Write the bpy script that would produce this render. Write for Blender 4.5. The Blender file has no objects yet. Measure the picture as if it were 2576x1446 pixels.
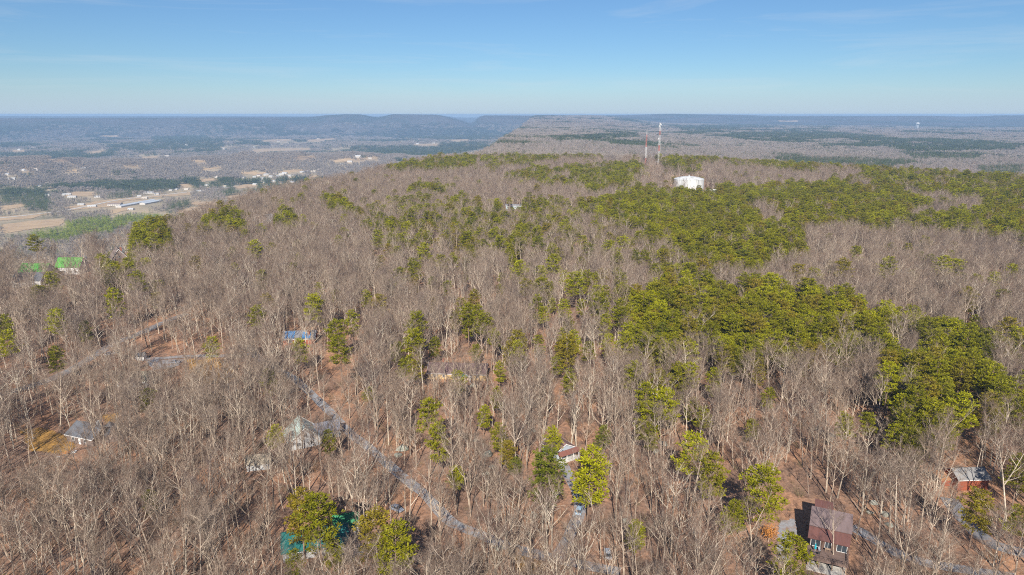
import bpy, bmesh, math, random
import numpy as np
from mathutils import Vector, Matrix

rnd = random.Random(7)
S = bpy.context.scene
COL = S.collection

# ------------------------------------------------------------------ camera
CAM_H, F, PITCH = 110.0, 682.0, math.radians(14.25)
cd = bpy.data.cameras.new('drone_camera')
cam = bpy.data.objects.new('drone_camera', cd)
COL.objects.link(cam)
cd.sensor_width = 36.0
cd.lens = F / 1024.0 * 36.0
cd.clip_start, cd.clip_end = 1.0, 90000.0
cam.location = (0, 0, CAM_H)
cam.rotation_euler = (math.pi / 2 - PITCH, 0, 0)
S.camera = cam

# ------------------------------------------------------------------ sky, sun, exposure
SUN_EL, SUN_AZ = math.radians(35), math.radians(4.6)      # light travels to azimuth 4.6 deg right of view
W = bpy.data.worlds.new('World')
S.world = W
W.use_nodes = True
nt = W.node_tree
nt.nodes.clear()
wo = nt.nodes.new('ShaderNodeOutputWorld')
bg = nt.nodes.new('ShaderNodeBackground')
sky = nt.nodes.new('ShaderNodeTexSky')
sky.sky_type = 'NISHITA'
sky.sun_disc = False
sky.sun_elevation = SUN_EL
sky.sun_rotation = math.pi + SUN_AZ
sky.altitude = 0
sky.air_density = 1.0
sky.dust_density = 0.0
sky.ozone_density = 10.0
SKY_STRENGTH = 0.071
bg.inputs[1].default_value = SKY_STRENGTH
# thin high cirrus streaks over the sky
tc = nt.nodes.new('ShaderNodeTexCoord')
mp = nt.nodes.new('ShaderNodeMapping')
mp.inputs['Scale'].default_value = (1.6, 1.6, 22.0)
mp.inputs['Rotation'].default_value = (0.0, 0.03, 0.2)
nz = nt.nodes.new('ShaderNodeTexNoise')
nz.inputs['Scale'].default_value = 1.7
nz.inputs['Detail'].default_value = 7
nz.inputs['Roughness'].default_value = 0.62
nz.inputs['Distortion'].default_value = 0.5
cr = nt.nodes.new('ShaderNodeValToRGB')
cr.color_ramp.elements[0].position = 0.49
cr.color_ramp.elements[0].color = (0.04, 0.04, 0.04, 1)
cr.color_ramp.elements[1].position = 0.82
cr.color_ramp.elements[1].color = (0.34, 0.34, 0.34, 1)
mx = nt.nodes.new('ShaderNodeMixRGB')
mx.inputs[2].default_value = (6.7, 7.0, 7.2, 1)      # pale veil of thin high cloud
hs = nt.nodes.new('ShaderNodeHueSaturation')
hs.inputs['Saturation'].default_value = 1.0
tint = nt.nodes.new('ShaderNodeMixRGB')
tint.blend_type = 'MULTIPLY'
tint.inputs[0].default_value = 1.0
tint.inputs[2].default_value = (0.78, 0.83, 0.83, 1)
nt.links.new(tc.outputs['Generated'], mp.inputs[0])
nt.links.new(mp.outputs[0], nz.inputs['Vector'])
nt.links.new(nz.outputs['Fac'], cr.inputs[0])
nt.links.new(cr.outputs[0], mx.inputs[0])
nt.links.new(sky.outputs[0], hs.inputs['Color'])
nt.links.new(hs.outputs[0], tint.inputs[1])
nt.links.new(tint.outputs[0], mx.inputs[1])
# aerosol layer: the sky pales to a soft grey blue just above the skyline, all the way round
sz = nt.nodes.new('ShaderNodeSeparateXYZ')
nt.links.new(tc.outputs['Generated'], sz.inputs[0])
hr_ = nt.nodes.new('ShaderNodeValToRGB')
el_ = hr_.color_ramp.elements
el_[0].position = 0.0; el_[0].color = (0.80, 0.80, 0.80, 1)
el_[1].position = 0.06; el_[1].color = (0, 0, 0, 1)
e2 = el_.new(0.014); e2.color = (0.60, 0.60, 0.60, 1)
e3 = el_.new(0.034); e3.color = (0.16, 0.16, 0.16, 1)
nt.links.new(sz.outputs['Z'], hr_.inputs[0])
hm_ = nt.nodes.new('ShaderNodeMixRGB')
hm_.inputs[2].default_value = (4.1, 5.3, 6.8, 1)
nt.links.new(hr_.outputs[0], hm_.inputs[0])
nt.links.new(mx.outputs[0], hm_.inputs[1])
nt.links.new(hm_.outputs[0], bg.inputs[0])
nt.links.new(bg.outputs[0], wo.inputs[0])

sd = bpy.data.lights.new('sun', 'SUN')
sd.energy = 5.0
sd.angle = math.radians(0.5)
sd.color = (1.0, 0.94, 0.86)
sun = bpy.data.objects.new('sun', sd)
COL.objects.link(sun)
sdir = Vector((math.sin(SUN_AZ) * math.cos(SUN_EL), math.cos(SUN_AZ) * math.cos(SUN_EL), -math.sin(SUN_EL)))
sun.rotation_euler = sdir.to_track_quat('-Z', 'Y').to_euler()
sun.location = (0, -50, 300)

S.view_settings.view_transform = 'Standard'
S.view_settings.look = 'None'
S.view_settings.gamma = 1.0
S.view_settings.exposure = 0.65
S.view_settings.use_curve_mapping = False
S.cycles.max_bounces = 4
S.cycles.diffuse_bounces = 1
S.cycles.glossy_bounces = 2
S.cycles.transmission_bounces = 2
S.cycles.volume_bounces = 0
S.cycles.transparent_max_bounces = 4
S.cycles.use_denoising = False
S.cycles.pixel_filter_type = 'BLACKMAN_HARRIS'
S.cycles.filter_width = 1.05
S.cycles.caustics_reflective = False
S.cycles.caustics_refractive = False
HAZE_DENSITY = 8.2e-5
HAZE_COLOR = (0.44, 0.67, 0.98)

# ------------------------------------------------------------------ maths helpers
def ss(a, b, x):
    t = np.clip((np.asarray(x, float) - a) / (b - a), 0, 1)
    return t * t * (3 - 2 * t)

def _hash(ix, iy, seed):
    n = (ix.astype(np.int64) * 374761393 + iy.astype(np.int64) * 668265263 + seed * 974634777) & 0xffffffff
    n = ((n ^ (n >> 13)) * 1274126177) & 0xffffffff
    return ((n ^ (n >> 16)) & 0xffff) / 65535.0

def vnoise(x, y, seed=0):
    x = np.asarray(x, float); y = np.asarray(y, float)
    ix, iy = np.floor(x), np.floor(y)
    fx, fy = x - ix, y - iy
    fx = fx * fx * (3 - 2 * fx); fy = fy * fy * (3 - 2 * fy)
    a = _hash(ix, iy, seed); b = _hash(ix + 1, iy, seed)
    c = _hash(ix, iy + 1, seed); d = _hash(ix + 1, iy + 1, seed)
    return (a + (b - a) * fx) * (1 - fy) + (c + (d - c) * fx) * fy

def fbm(x, y, seed=0, o=4):
    s, a, t = 0.0, 1.0, 0.0
    for k in range(o):
        s = s + a * vnoise(x * 2 ** k, y * 2 ** k, seed + k * 17)
        t += a; a *= 0.5
    return s / t * 2 - 1           # -1..1

AZ_V = [(v, math.degrees(math.atan((v * 1024 / 2575 - 512) / 704))) for v in
        (-600, 0, 780, 820, 870, 910, 945, 960, 985, 1100, 1130, 1160, 1185, 1200, 1215, 1350, 1400, 1800)]
MESA_AZ = [a for _, a in AZ_V]
MESA_Z = [60, 56, 62, 96, 112, 107, 56, 70, 112, 104, 60, 0, -60, 36, 92, 90, 84, 70]

def terrain(x, y):
    x = np.asarray(x, float); y = np.asarray(y, float)
    r = np.hypot(x, y)
    az = np.degrees(np.arctan2(x, y))
    xb = np.interp(y, [-800, 300, 430, 500, 530, 612, 876, 1217, 1755, 4260, 11000, 30000],
                   [-560, -440, -400, -345, -326, -316, -302, -206, -92, 30, 385, 1500]) + 8 * fbm(y / 260, y * 0 + 3.3, 5, 2)
    t = xb - x
    # near plateau, gentle
    z0 = 2.2 * fbm(x / 170, y / 170, 11, 3) * ss(120, 300, r)
    yc = np.interp(x, [-400, -150, 283, 680, 1100, 2500], [1330, 1400, 1430, 915, 600, 200])
    s = (y - yc) * 0.78
    D = np.interp(az, [-20, 0, 5, 12, 20, 37, 60], [-4, -6, -16, -40, -58, -66, -66])
    zp = z0 + 9 * np.exp(-(s / 260) ** 2) + D * ss(0, 620, s)
    rough = ss(300, 1500, s)
    zp = zp + rough * (11 * fbm(x / 900, y / 900, 31, 3) + 4)
    east = ss(6, 13, az)
    riseA = (74 - D) * ss(4200, 10600, r)
    top_e = np.interp(az, [0, 6.9, 12.9, 17.2, 21.3, 26.3, 31, 32.7, 34.7, 45], [84, 90, 112, 90, 66, 66, 74, 50, 82, 82])
    riseB = (top_e - D) * ss(11300, 14000, r + 700 * fbm(x / 2600, y / 2600, 71, 3))
    zp = zp + riseA * (1 - east) + riseB * east
    # valley
    ztop = np.interp(az, MESA_AZ, MESA_Z)
    rr = r + 420 * fbm(x / 1500, y / 1500, 41, 3)
    zv = -202 + 6 * fbm(x / 800, y / 800, 51, 3) + ss(4200, 6500, r) * (24 * fbm(x / 1500, y / 1500, 61, 3) + 6)
    zv = zv + 92 * np.exp(-((r - 4350 - 250 * fbm(az / 6, az * 0, 9, 2)) / 480) ** 2) * ss(-3, -12, az) * (0.75 + 0.35 * fbm(az / 3, az * 0, 19, 3))
    zm = ss(10000, 11700, rr)
    zv = zv * (1 - zm) + zm * (ztop - 16 * ss(11900, 15000, r))
    # last ridge of hills at the edge of the sheet
    far = ss(17500, 20500, r)
    zf = np.interp(az, [-45, -20, -6, -3, 4, 10, 40], [66, 56, 16, 6, 36, 46, 40])
    uu = np.clip((t + 12 * fbm(x / 120, y / 120, 81, 2)) / 400, 0, 1)
    w = (1 - (1 - uu) ** 2.2) * ss(0, 0.05, uu)
    z = zp * (1 - w) + zv * w
    z = z * (1 - far) + far * np.maximum(zf + 7 * fbm(az / 4, az * 0, 91, 3), np.minimum(z, 70))
    return z

def hgt(x, y):
    return float(terrain(np.array([x]), np.array([y]))[0])

SP, CP = math.sin(PITCH), math.cos(PITCH)
VS = 1024 / 2575.0

def at(vx, vy, dz=0.0):
    """point of the ground (raised by dz) seen at photo position vx,vy (2575 px wide)"""
    X = vx * VS - 512; d = 287.5 - vy * VS
    fw = F * CP + d * SP; up = -F * SP + d * CP
    t = np.concatenate([np.arange(60, 2400, 1.0), np.arange(2400, 22000, 8.0)]) / math.hypot(X, fw)
    z = CAM_H + up * t
    g = terrain(X * t, fw * t) + dz
    i = np.nonzero(z <= g)[0]
    if len(i) == 0:
        i = [len(t) - 1]
    k = t[i[0]]
    return Vector((X * k, fw * k, float(g[i[0]]) - dz))

def proj(x, y, z):
    """photo coordinates (2575 px wide) of world points"""
    dz = z - CAM_H
    fw = y * CP - dz * SP
    up = y * SP + dz * CP
    fw = np.maximum(fw, 1e-3)
    return (512 + F * x / fw) / VS, (287.5 - F * up / fw) / VS

def inside(px, py, poly):
    r = np.zeros(px.shape, bool)
    n = len(poly)
    for i in range(n):
        x1, y1 = poly[i]; x2, y2 = poly[(i + 1) % n]
        if y1 == y2:
            continue
        c = ((y1 > py) != (y2 > py)) & (px < (x2 - x1) * (py - y1) / (y2 - y1) + x1)
        r ^= c
    return r

# ------------------------------------------------------------------ object helpers
def tag(o, label=None, cat=None, group=None, kind=None):
    if label: o['label'] = label
    if cat: o['category'] = cat
    if group: o['group'] = group
    if kind: o['kind'] = kind
    return o

def empty(name, loc, rz=0.0, label=None, cat=None, group=None):
    o = bpy.data.objects.new(name, None)
    o.empty_display_size = 0.3
    COL.objects.link(o)
    o.location = loc
    o.rotation_euler = (0, 0, rz)
    return tag(o, label, cat, group)

def link_mesh(name, me, parent=None):
    o = bpy.data.objects.new(name, me)
    COL.objects.link(o)
    if parent is not None:
        o.parent = parent
    return o

class MB:
    def __init__(self):
        self.v, self.f, self.m = [], [], []
    def add(self, vs, fs, mi=0):
        b = len(self.v)
        self.v += [tuple(p) for p in vs]
        self.f += [tuple(b + i for i in q) for q in fs]
        self.m += [mi] * len(fs)
        return self
    def box(self, c, s, mi=0, rz=0.0, rx=0.0):
        M = Matrix.Rotation(rz, 3, 'Z') @ Matrix.Rotation(rx, 3, 'X')
        vs = []
        for dz in (-.5, .5):
            for dx, dy in ((-.5, -.5), (.5, -.5), (.5, .5), (-.5, .5)):
                vs.append(Vector(c) + M @ Vector((dx * s[0], dy * s[1], dz * s[2])))
        return self.add(vs, [(0, 3, 2, 1), (4, 5, 6, 7), (0, 1, 5, 4), (1, 2, 6, 5), (2, 3, 7, 6), (3, 0, 4, 7)], mi)
    def slab(self, quad, th, mi=0):
        q = [Vector(p) for p in quad]
        n = (q[1] - q[0]).cross(q[3] - q[0]).normalized() * th
        vs = q + [p - n for p in q]
        return self.add(vs, [(0, 1, 2, 3), (7, 6, 5, 4), (0, 4, 5, 1), (1, 5, 6, 2), (2, 6, 7, 3), (3, 7, 4, 0)], mi)
    def tube(self, pts, radii, n=6, mi=0, cap=True):
        b = len(self.v)
        pts = [Vector(p) for p in pts]
        for i, p in enumerate(pts):
            d = (pts[min(i + 1, len(pts) - 1)] - pts[max(i - 1, 0)]).normalized()
            a = d.orthogonal().normalized() if abs(d.z) < 0.9 else Vector((1, 0, 0)).cross(d).normalized()
            c = d.cross(a)
            for k in range(n):
                th = 2 * math.pi * k / n
                self.v.append(tuple(p + (a * math.cos(th) + c * math.sin(th)) * radii[i]))
        for i in range(len(pts) - 1):
            for k in range(n):
                k2 = (k + 1) % n
                self.f.append((b + i * n + k, b + i * n + k2, b + (i + 1) * n + k2, b + (i + 1) * n + k))
                self.m.append(mi)
        if cap:
            self.f.append(tuple(b + (len(pts) - 1) * n + k for k in range(n))); self.m.append(mi)
            self.f.append(tuple(b + k for k in reversed(range(n)))); self.m.append(mi)
        return self
    def mesh(self, name, mats):
        me = bpy.data.meshes.new(name)
        me.from_pydata(self.v, [], self.f)
        for m in (mats if isinstance(mats, (list, tuple)) else [mats]):
            me.materials.append(m)
        me.polygons.foreach_set('material_index', self.m)
        me.update()
        return me
    def build(self, name, mats, parent=None):
        return link_mesh(name, self.mesh(name, mats), parent)

# ------------------------------------------------------------------ materials
def material(name, c1, c2=None, scale=1.0, rough=0.85, bump=0.0, detail=5, rand=0.0, spec=0.25, stretch=None, metallic=0.0, contrast=(0.35, 0.65)):
    m = bpy.data.materials.new(name)
    m.use_nodes = True
    t = m.node_tree
    b = t.nodes['Principled BSDF']
    b.inputs['Roughness'].default_value = rough
    b.inputs['Specular IOR Level'].default_value = spec
    b.inputs['Metallic'].default_value = metallic
    if c2 is None:
        c2 = tuple(c * 0.75 for c in c1)
    co = t.nodes.new('ShaderNodeTexCoord')
    n = t.nodes.new('ShaderNodeTexNoise')
    n.inputs['Scale'].default_value = scale
    n.inputs['Detail'].default_value = detail
    n.inputs['Roughness'].default_value = 0.6
    if stretch:
        mp = t.nodes.new('ShaderNodeMapping')
        mp.inputs['Scale'].default_value = stretch
        t.links.new(co.outputs['Object'], mp.inputs[0]); t.links.new(mp.outputs[0], n.inputs['Vector'])
    else:
        t.links.new(co.outputs['Object'], n.inputs['Vector'])
    r = t.nodes.new('ShaderNodeValToRGB')
    r.color_ramp.elements[0].position, r.color_ramp.elements[1].position = contrast
    r.color_ramp.elements[0].color = (*c1, 1); r.color_ramp.elements[1].color = (*c2, 1)
    t.links.new(n.outputs['Fac'], r.inputs[0])
    out = r.outputs[0]
    if rand:
        oi = t.nodes.new('ShaderNodeObjectInfo')
        hv = t.nodes.new('ShaderNodeHueSaturation')
        mr = t.nodes.new('ShaderNodeMapRange')
        mr.inputs['To Min'].default_value = 1 - rand; mr.inputs['To Max'].default_value = 1 + rand
        t.links.new(oi.outputs['Random'], mr.inputs[0])
        t.links.new(mr.outputs[0], hv.inputs['Value'])
        t.links.new(out, hv.inputs['Color'])
        out = hv.outputs[0]
    t.links.new(out, b.inputs['Base Color'])
    if bump:
        bp = t.nodes.new('ShaderNodeBump')
        bp.inputs['Strength'].default_value = bump
        bp.inputs['Distance'].default_value = 0.1
        t.links.new(n.outputs['Fac'], bp.inputs['Height']); t.links.new(bp.outputs[0], b.inputs['Normal'])
    return m

def ramp_by_random(name, stops, rough=0.8, translucent=0.0, noise=0.25, nscale=2.0):
    """colour picked per tree from stops, with some noise over the tree itself"""
    m = bpy.data.materials.new(name)
    m.use_nodes = True
    t = m.node_tree
    b = t.nodes['Principled BSDF']
    b.inputs['Roughness'].default_value = rough
    b.inputs['Specular IOR Level'].default_value = 0.15
    oi = t.nodes.new('ShaderNodeObjectInfo')
    r = t.nodes.new('ShaderNodeValToRGB')
    e = r.color_ramp.elements
    while len(e) < len(stops):
        e.new(0.5)
    for i, (p, c) in enumerate(stops):
        e[i].position = p; e[i].color = (*c, 1)
    t.links.new(oi.outputs['Random'], r.inputs[0])
    co = t.nodes.new('ShaderNodeTexCoord')
    n = t.nodes.new('ShaderNodeTexNoise')
    n.inputs['Scale'].default_value = nscale; n.inputs['Detail'].default_value = 3
    t.links.new(co.outputs['Object'], n.inputs['Vector'])
    mr = t.nodes.new('ShaderNodeMapRange')
    mr.inputs['From Min'].default_value = 0.3; mr.inputs['From Max'].default_value = 0.7
    mr.inputs['To Min'].default_value = 1 - noise; mr.inputs['To Max'].default_value = 1 + noise
    t.links.new(n.outputs['Fac'], mr.inputs[0])
    hv = t.nodes.new('ShaderNodeHueSaturation')
    t.links.new(mr.outputs[0], hv.inputs['Value']); t.links.new(r.outputs[0], hv.inputs['Color'])
    t.links.new(hv.outputs[0], b.inputs['Base Color'])
    if translucent:
        tr = t.nodes.new('ShaderNodeBsdfTranslucent')
        t.links.new(hv.outputs[0], tr.inputs['Color'])
        ms = t.nodes.new('ShaderNodeMixShader')
        ms.inputs[0].default_value = translucent
        o = t.nodes['Material Output']
        t.links.new(b.outputs[0], ms.inputs[1]); t.links.new(tr.outputs[0], ms.inputs[2])
        t.links.new(ms.outputs[0], o.inputs['Surface'])
    return m

M_bark = ramp_by_random('pale_bark', [(0, (0.36, 0.275, 0.20)), (0.3, (0.46, 0.375, 0.29)), (0.5, (0.25, 0.19, 0.145)), (0.7, (0.49, 0.40, 0.30)), (0.88, (0.58, 0.50, 0.39)), (1, (0.22, 0.17, 0.13))], 0.9, 0, 0.3, 1.2)
M_twig = ramp_by_random('twig_bark', [(0, (0.185, 0.130, 0.095)), (0.25, (0.245, 0.180, 0.132)), (0.45, (0.145, 0.098, 0.076)), (0.65, (0.27, 0.205, 0.155)), (0.85, (0.21, 0.132, 0.096)), (1, (0.125, 0.095, 0.084))], 0.9, 0, 0.2, 0.8)
M_pinebark = ramp_by_random('pine_bark', [(0, (0.20, 0.13, 0.09)), (1, (0.28, 0.20, 0.15))], 0.9, 0, 0.3, 1.5)
M_needles = ramp_by_random('pine_needles', [(0, (0.255, 0.245, 0.007)), (0.3, (0.19, 0.185, 0.008)), (0.55, (0.35, 0.34, 0.007)), (0.72, (0.21, 0.195, 0.009)), (0.9, (0.27, 0.205, 0.018)), (1, (0.15, 0.165, 0.012))], 0.6, 0.3, 0.4, 0.9)
M_brush = ramp_by_random('brush_twigs', [(0, (0.19, 0.12, 0.09)), (0.5, (0.23, 0.16, 0.125)), (0.85, (0.19, 0.155, 0.08)), (1, (0.26, 0.15, 0.075))], 0.9, 0, 0.2, 1.0)
M_farbare = ramp_by_random('far_bare_crowns', [(0, (0.25, 0.21, 0.175)), (0.5, (0.32, 0.27, 0.225)), (1, (0.21, 0.175, 0.15))], 0.9, 0, 0.25, 0.25)
M_farpine = ramp_by_random('far_pine_crowns', [(0, (0.075, 0.10, 0.026)), (0.6, (0.11, 0.13, 0.030)), (1, (0.06, 0.08, 0.026))], 0.8, 0, 0.25, 0.25)
M_plantation = ramp_by_random('plantation_needles', [(0, (0.21, 0.26, 0.020)), (0.6, (0.27, 0.31, 0.022)), (1, (0.10, 0.15, 0.03))], 0.8, 0, 0.25, 0.25)
M_rock = material('mossy_rock', (0.38, 0.36, 0.31), (0.22, 0.23, 0.17), 1.6, 0.95, 0.6)
def littered(name, c1, c2, leaf):
    m = material(name, c1, c2, 2.5, 0.95, 0.2)
    t = m.node_tree; b = t.nodes['Principled BSDF']
    src = b.inputs['Base Color'].links[0].from_socket
    g = t.nodes.new('ShaderNodeTexCoord')
    n = t.nodes.new('ShaderNodeTexNoise'); n.inputs['Scale'].default_value = 0.35; n.inputs['Detail'].default_value = 8; n.inputs['Roughness'].default_value = 0.75
    r = t.nodes.new('ShaderNodeValToRGB'); r.color_ramp.elements[0].position = 0.50; r.color_ramp.elements[1].position = 0.60
    mxx = t.nodes.new('ShaderNodeMixRGB'); mxx.inputs[2].default_value = (*leaf, 1)
    t.links.new(g.outputs['Object'], n.inputs['Vector']); t.links.new(n.outputs['Fac'], r.inputs[0])
    t.links.new(r.outputs[0], mxx.inputs[0]); t.links.new(src, mxx.inputs[1]); t.links.new(mxx.outputs[0], b.inputs['Base Color'])
    return m
M_gravel = littered('gravel', (0.34, 0.335, 0.34), (0.23, 0.225, 0.23), (0.27, 0.17, 0.12))
M_asphalt = littered('worn_asphalt', (0.25, 0.24, 0.245), (0.17, 0.165, 0.17), (0.24, 0.155, 0.11))
M_concrete = material('concrete', (0.62, 0.58, 0.52), (0.46, 0.43, 0.38), 0.7, 0.9)
M_lawn = material('winter_grass', (0.46, 0.25, 0.06), (0.30, 0.165, 0.055), 0.45, 0.95, 0.3)
M_field = material('dry_field', (0.52, 0.37, 0.21), (0.36, 0.25, 0.15), 0.02, 0.95, 0.0, contrast=(0.3, 0.7))
M_glass = material('window_glass', (0.03, 0.04, 0.05), (0.05, 0.06, 0.07), 1.0, 0.12, spec=0.6)
M_white = material('white_paint', (0.78, 0.77, 0.74), (0.66, 0.65, 0.62), 0.6, 0.6)
M_tire = material('rubber', (0.03, 0.03, 0.03), (0.02, 0.02, 0.02), 3, 0.8)

# ------------------------------------------------------------------ ground
def ground_material():
    m = bpy.data.materials.new('leaf_litter')
    m.use_nodes = True
    t = m.node_tree
    b = t.nodes['Principled BSDF']
    b.inputs['Roughness'].default_value = 0.95
    b.inputs['Specular IOR Level'].default_value = 0.1
    g = t.nodes.new('ShaderNodeNewGeometry')
    def noise(sc, det):
        n = t.nodes.new('ShaderNodeTexNoise')
        n.inputs['Scale'].default_value = sc; n.inputs['Detail'].default_value = det
        n.inputs['Roughness'].default_value = 0.65
        t.links.new(g.outputs['Position'], n.inputs['Vector'])
        return n
    def ramp(n, stops):
        r = t.nodes.new('ShaderNodeValToRGB')
        e = r.color_ramp.elements
        while len(e) < len(stops): e.new(0.5)
        for i, (p, c) in enumerate(stops):
            e[i].position = p; e[i].color = (*c, 1)
        t.links.new(n.outputs['Fac'], r.inputs[0])
        return r
    big = ramp(noise(0.045, 5), [(0.32, (0.20, 0.125, 0.09)), (0.45, (0.29, 0.18, 0.125)), (0.55, (0.38, 0.215, 0.135)), (0.70, (0.46, 0.25, 0.14))])
    fine = ramp(noise(0.9, 6), [(0.3, (0.50, 0.48, 0.48)), (0.52, (0.95, 0.93, 0.90)), (0.7, (1.4, 1.36, 1.3))])
    mix = t.nodes.new('ShaderNodeMixRGB'); mix.blend_type = 'MULTIPLY'; mix.inputs[0].default_value = 1
    t.links.new(big.outputs[0], mix.inputs[1]); t.links.new(fine.outputs[0], mix.inputs[2])
    sx = t.nodes.new('ShaderNodeSeparateXYZ'); t.links.new(g.outputs['Position'], sx.inputs[0])
    mr = t.nodes.new('ShaderNodeMapRange'); mr.inputs['From Min'].default_value = -90; mr.inputs['From Max'].default_value = -170
    t.links.new(sx.outputs['Z'], mr.inputs[0])
    past = ramp(noise(0.006, 6), [(0.35, (0.22, 0.19, 0.12)), (0.5, (0.36, 0.29, 0.19)), (0.66, (0.47, 0.36, 0.23))])
    vm = t.nodes.new('ShaderNodeMixRGB'); t.links.new(mr.outputs[0], vm.inputs[0])
    t.links.new(mix.outputs[0], vm.inputs[1]); t.links.new(past.outputs[0], vm.inputs[2])
    t.links.new(vm.outputs[0], b.inputs['Base Color'])
    bp = t.nodes.new('ShaderNodeBump'); bp.inputs['Strength'].default_value = 0.5; bp.inputs['Distance'].default_value = 0.3
    n3 = noise(1.6, 6)
    t.links.new(n3.outputs['Fac'], bp.inputs['Height']); t.links.new(bp.outputs[0], b.inputs['Normal'])
    return m

def far_material():
    m = bpy.data.materials.new('distant_winter_forest')
    m.use_nodes = True
    t = m.node_tree
    b = t.nodes['Principled BSDF']
    b.inputs['Roughness'].default_value = 1.0
    b.inputs['Specular IOR Level'].default_value = 0.0
    g = t.nodes.new('ShaderNodeNewGeometry')
    n = t.nodes.new('ShaderNodeTexNoise'); n.inputs['Scale'].default_value = 0.0011; n.inputs['Detail'].default_value = 9; n.inputs['Roughness'].default_value = 0.7
    t.links.new(g.outputs['Position'], n.inputs['Vector'])
    r = t.nodes.new('ShaderNodeValToRGB')
    e = r.color_ramp.elements
    stops = [(0.36, (0.03, 0.042, 0.022)), (0.47, (0.05, 0.052, 0.036)), (0.53, (0.08, 0.068, 0.058)), (0.72, (0.11, 0.092, 0.08))]
    while len(e) < 4: e.new(0.5)
    for i, (p, c) in enumerate(stops):
        e[i].position = p; e[i].color = (*c, 1)
    t.links.new(n.outputs['Fac'], r.inputs[0])
    t.links.new(r.outputs[0], b.inputs['Base Color'])
    bp = t.nodes.new('ShaderNodeBump'); bp.inputs['Strength'].default_value = 1.0; bp.inputs['Distance'].default_value = 40
    n2 = t.nodes.new('ShaderNodeTexNoise'); n2.inputs['Scale'].default_value = 0.02; n2.inputs['Detail'].default_value = 5
    t.links.new(g.outputs['Position'], n2.inputs['Vector'])
    t.links.new(n2.outputs['Fac'], bp.inputs['Height']); t.links.new(bp.outputs[0], b.inputs['Normal'])
    return m

M_ground = ground_material()
M_farhill = far_material()

az_f = np.radians(np.arange(-50, 50.001, 0.22))
az_c = np.radians(np.arange(54, 307, 4.0))
AZ = np.concatenate([az_f, az_c])
RR = np.concatenate([[0.0], np.exp(np.linspace(math.log(30), math.log(24000), 460))])
SPLIT = int(np.searchsorted(RR, 8700))
gx = np.outer(RR, np.sin(AZ)); gy = np.outer(RR, np.cos(AZ))
gz = terrain(gx, gy)
def polar_sheet(name, i0, i1, m):
    nA = len(AZ)
    sub = slice(i0, i1 + 1)
    v = np.stack([gx[sub], gy[sub], gz[sub]], -1).reshape(-1, 3)
    nr = i1 - i0 + 1
    i = np.arange(nr - 1)[:, None] * nA
    j = np.arange(nA)[None, :]; j2 = (j + 1) % nA
    f = np.stack([i + j, i + nA + j, i + nA + j2, i + j2], -1).reshape(-1, 4)[:, ::-1]
    me = bpy.data.meshes.new(name)
    me.vertices.add(len(v)); me.vertices.foreach_set('co', v.ravel().astype(np.float32))
    me.loops.add(f.size); me.loops.foreach_set('vertex_index', f.ravel().astype(np.int32))
    me.polygons.add(len(f)); me.polygons.foreach_set('loop_start', np.arange(0, f.size, 4, dtype=np.int32))
    me.update(calc_edges=True)
    me.validate()
    me.polygons.foreach_set('use_smooth', np.ones(len(me.polygons), bool))
    me.materials.append(m)
    return tag(link_mesh(name, me), kind='structure')
polar_sheet('ground', 0, SPLIT, M_ground)
polar_sheet('far_hills', SPLIT, len(RR) - 1, M_farhill)

# ------------------------------------------------------------------ roads, fields, lawns (draped sheets)
def catmull(pts, step):
    out = []
    P = [pts[0]] + pts + [pts[-1]]
    for i in range(1, len(P) - 2):
        p0, p1, p2, p3 = P[i - 1], P[i], P[i + 1], P[i + 2]
        n = max(2, int((p2 - p1).length / step))
        for k in range(n):
            t = k / n
            out.append(0.5 * ((2 * p1) + (p2 - p0) * t + (2 * p0 - 5 * p1 + 4 * p2 - p3) * t * t + (3 * p1 - p0 - 3 * p2 + p3) * t ** 3))
    out.append(pts[-1])
    return out

ROAD_LINES = []
def ribbon(name, vpts, width, m, lift=0.12, step=4.0):
    pts = [at(*p).to_2d() for p in vpts]
    line = catmull(pts, step)
    n = 5
    vs, fs = [], []
    for i, p in enumerate(line):
        d = (line[min(i + 1, len(line) - 1)] - line[max(i - 1, 0)]).normalized()
        nrm = Vector((-d.y, d.x))
        wob = 1 + 0.12 * math.sin(i * 1.3) * math.sin(i * 0.37)
        for k in range(n):
            q = p + nrm * width * wob * (k / (n - 1) - 0.5)
            vs.append((q.x, q.y, hgt(q.x, q.y) + lift))
    for i in range(len(line) - 1):
        for k in range(n - 1):
            a = i * n + k
            fs.append((a, a + n, a + n + 1, a + 1))
    me = bpy.data.meshes.new(name)
    me.from_pydata(vs, [], fs)
    me.materials.append(m)
    me.update()
    ROAD_LINES.append((np.array([[p.x, p.y] for p in line]), width))
    return tag(link_mesh(name, me), kind='structure')

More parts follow.
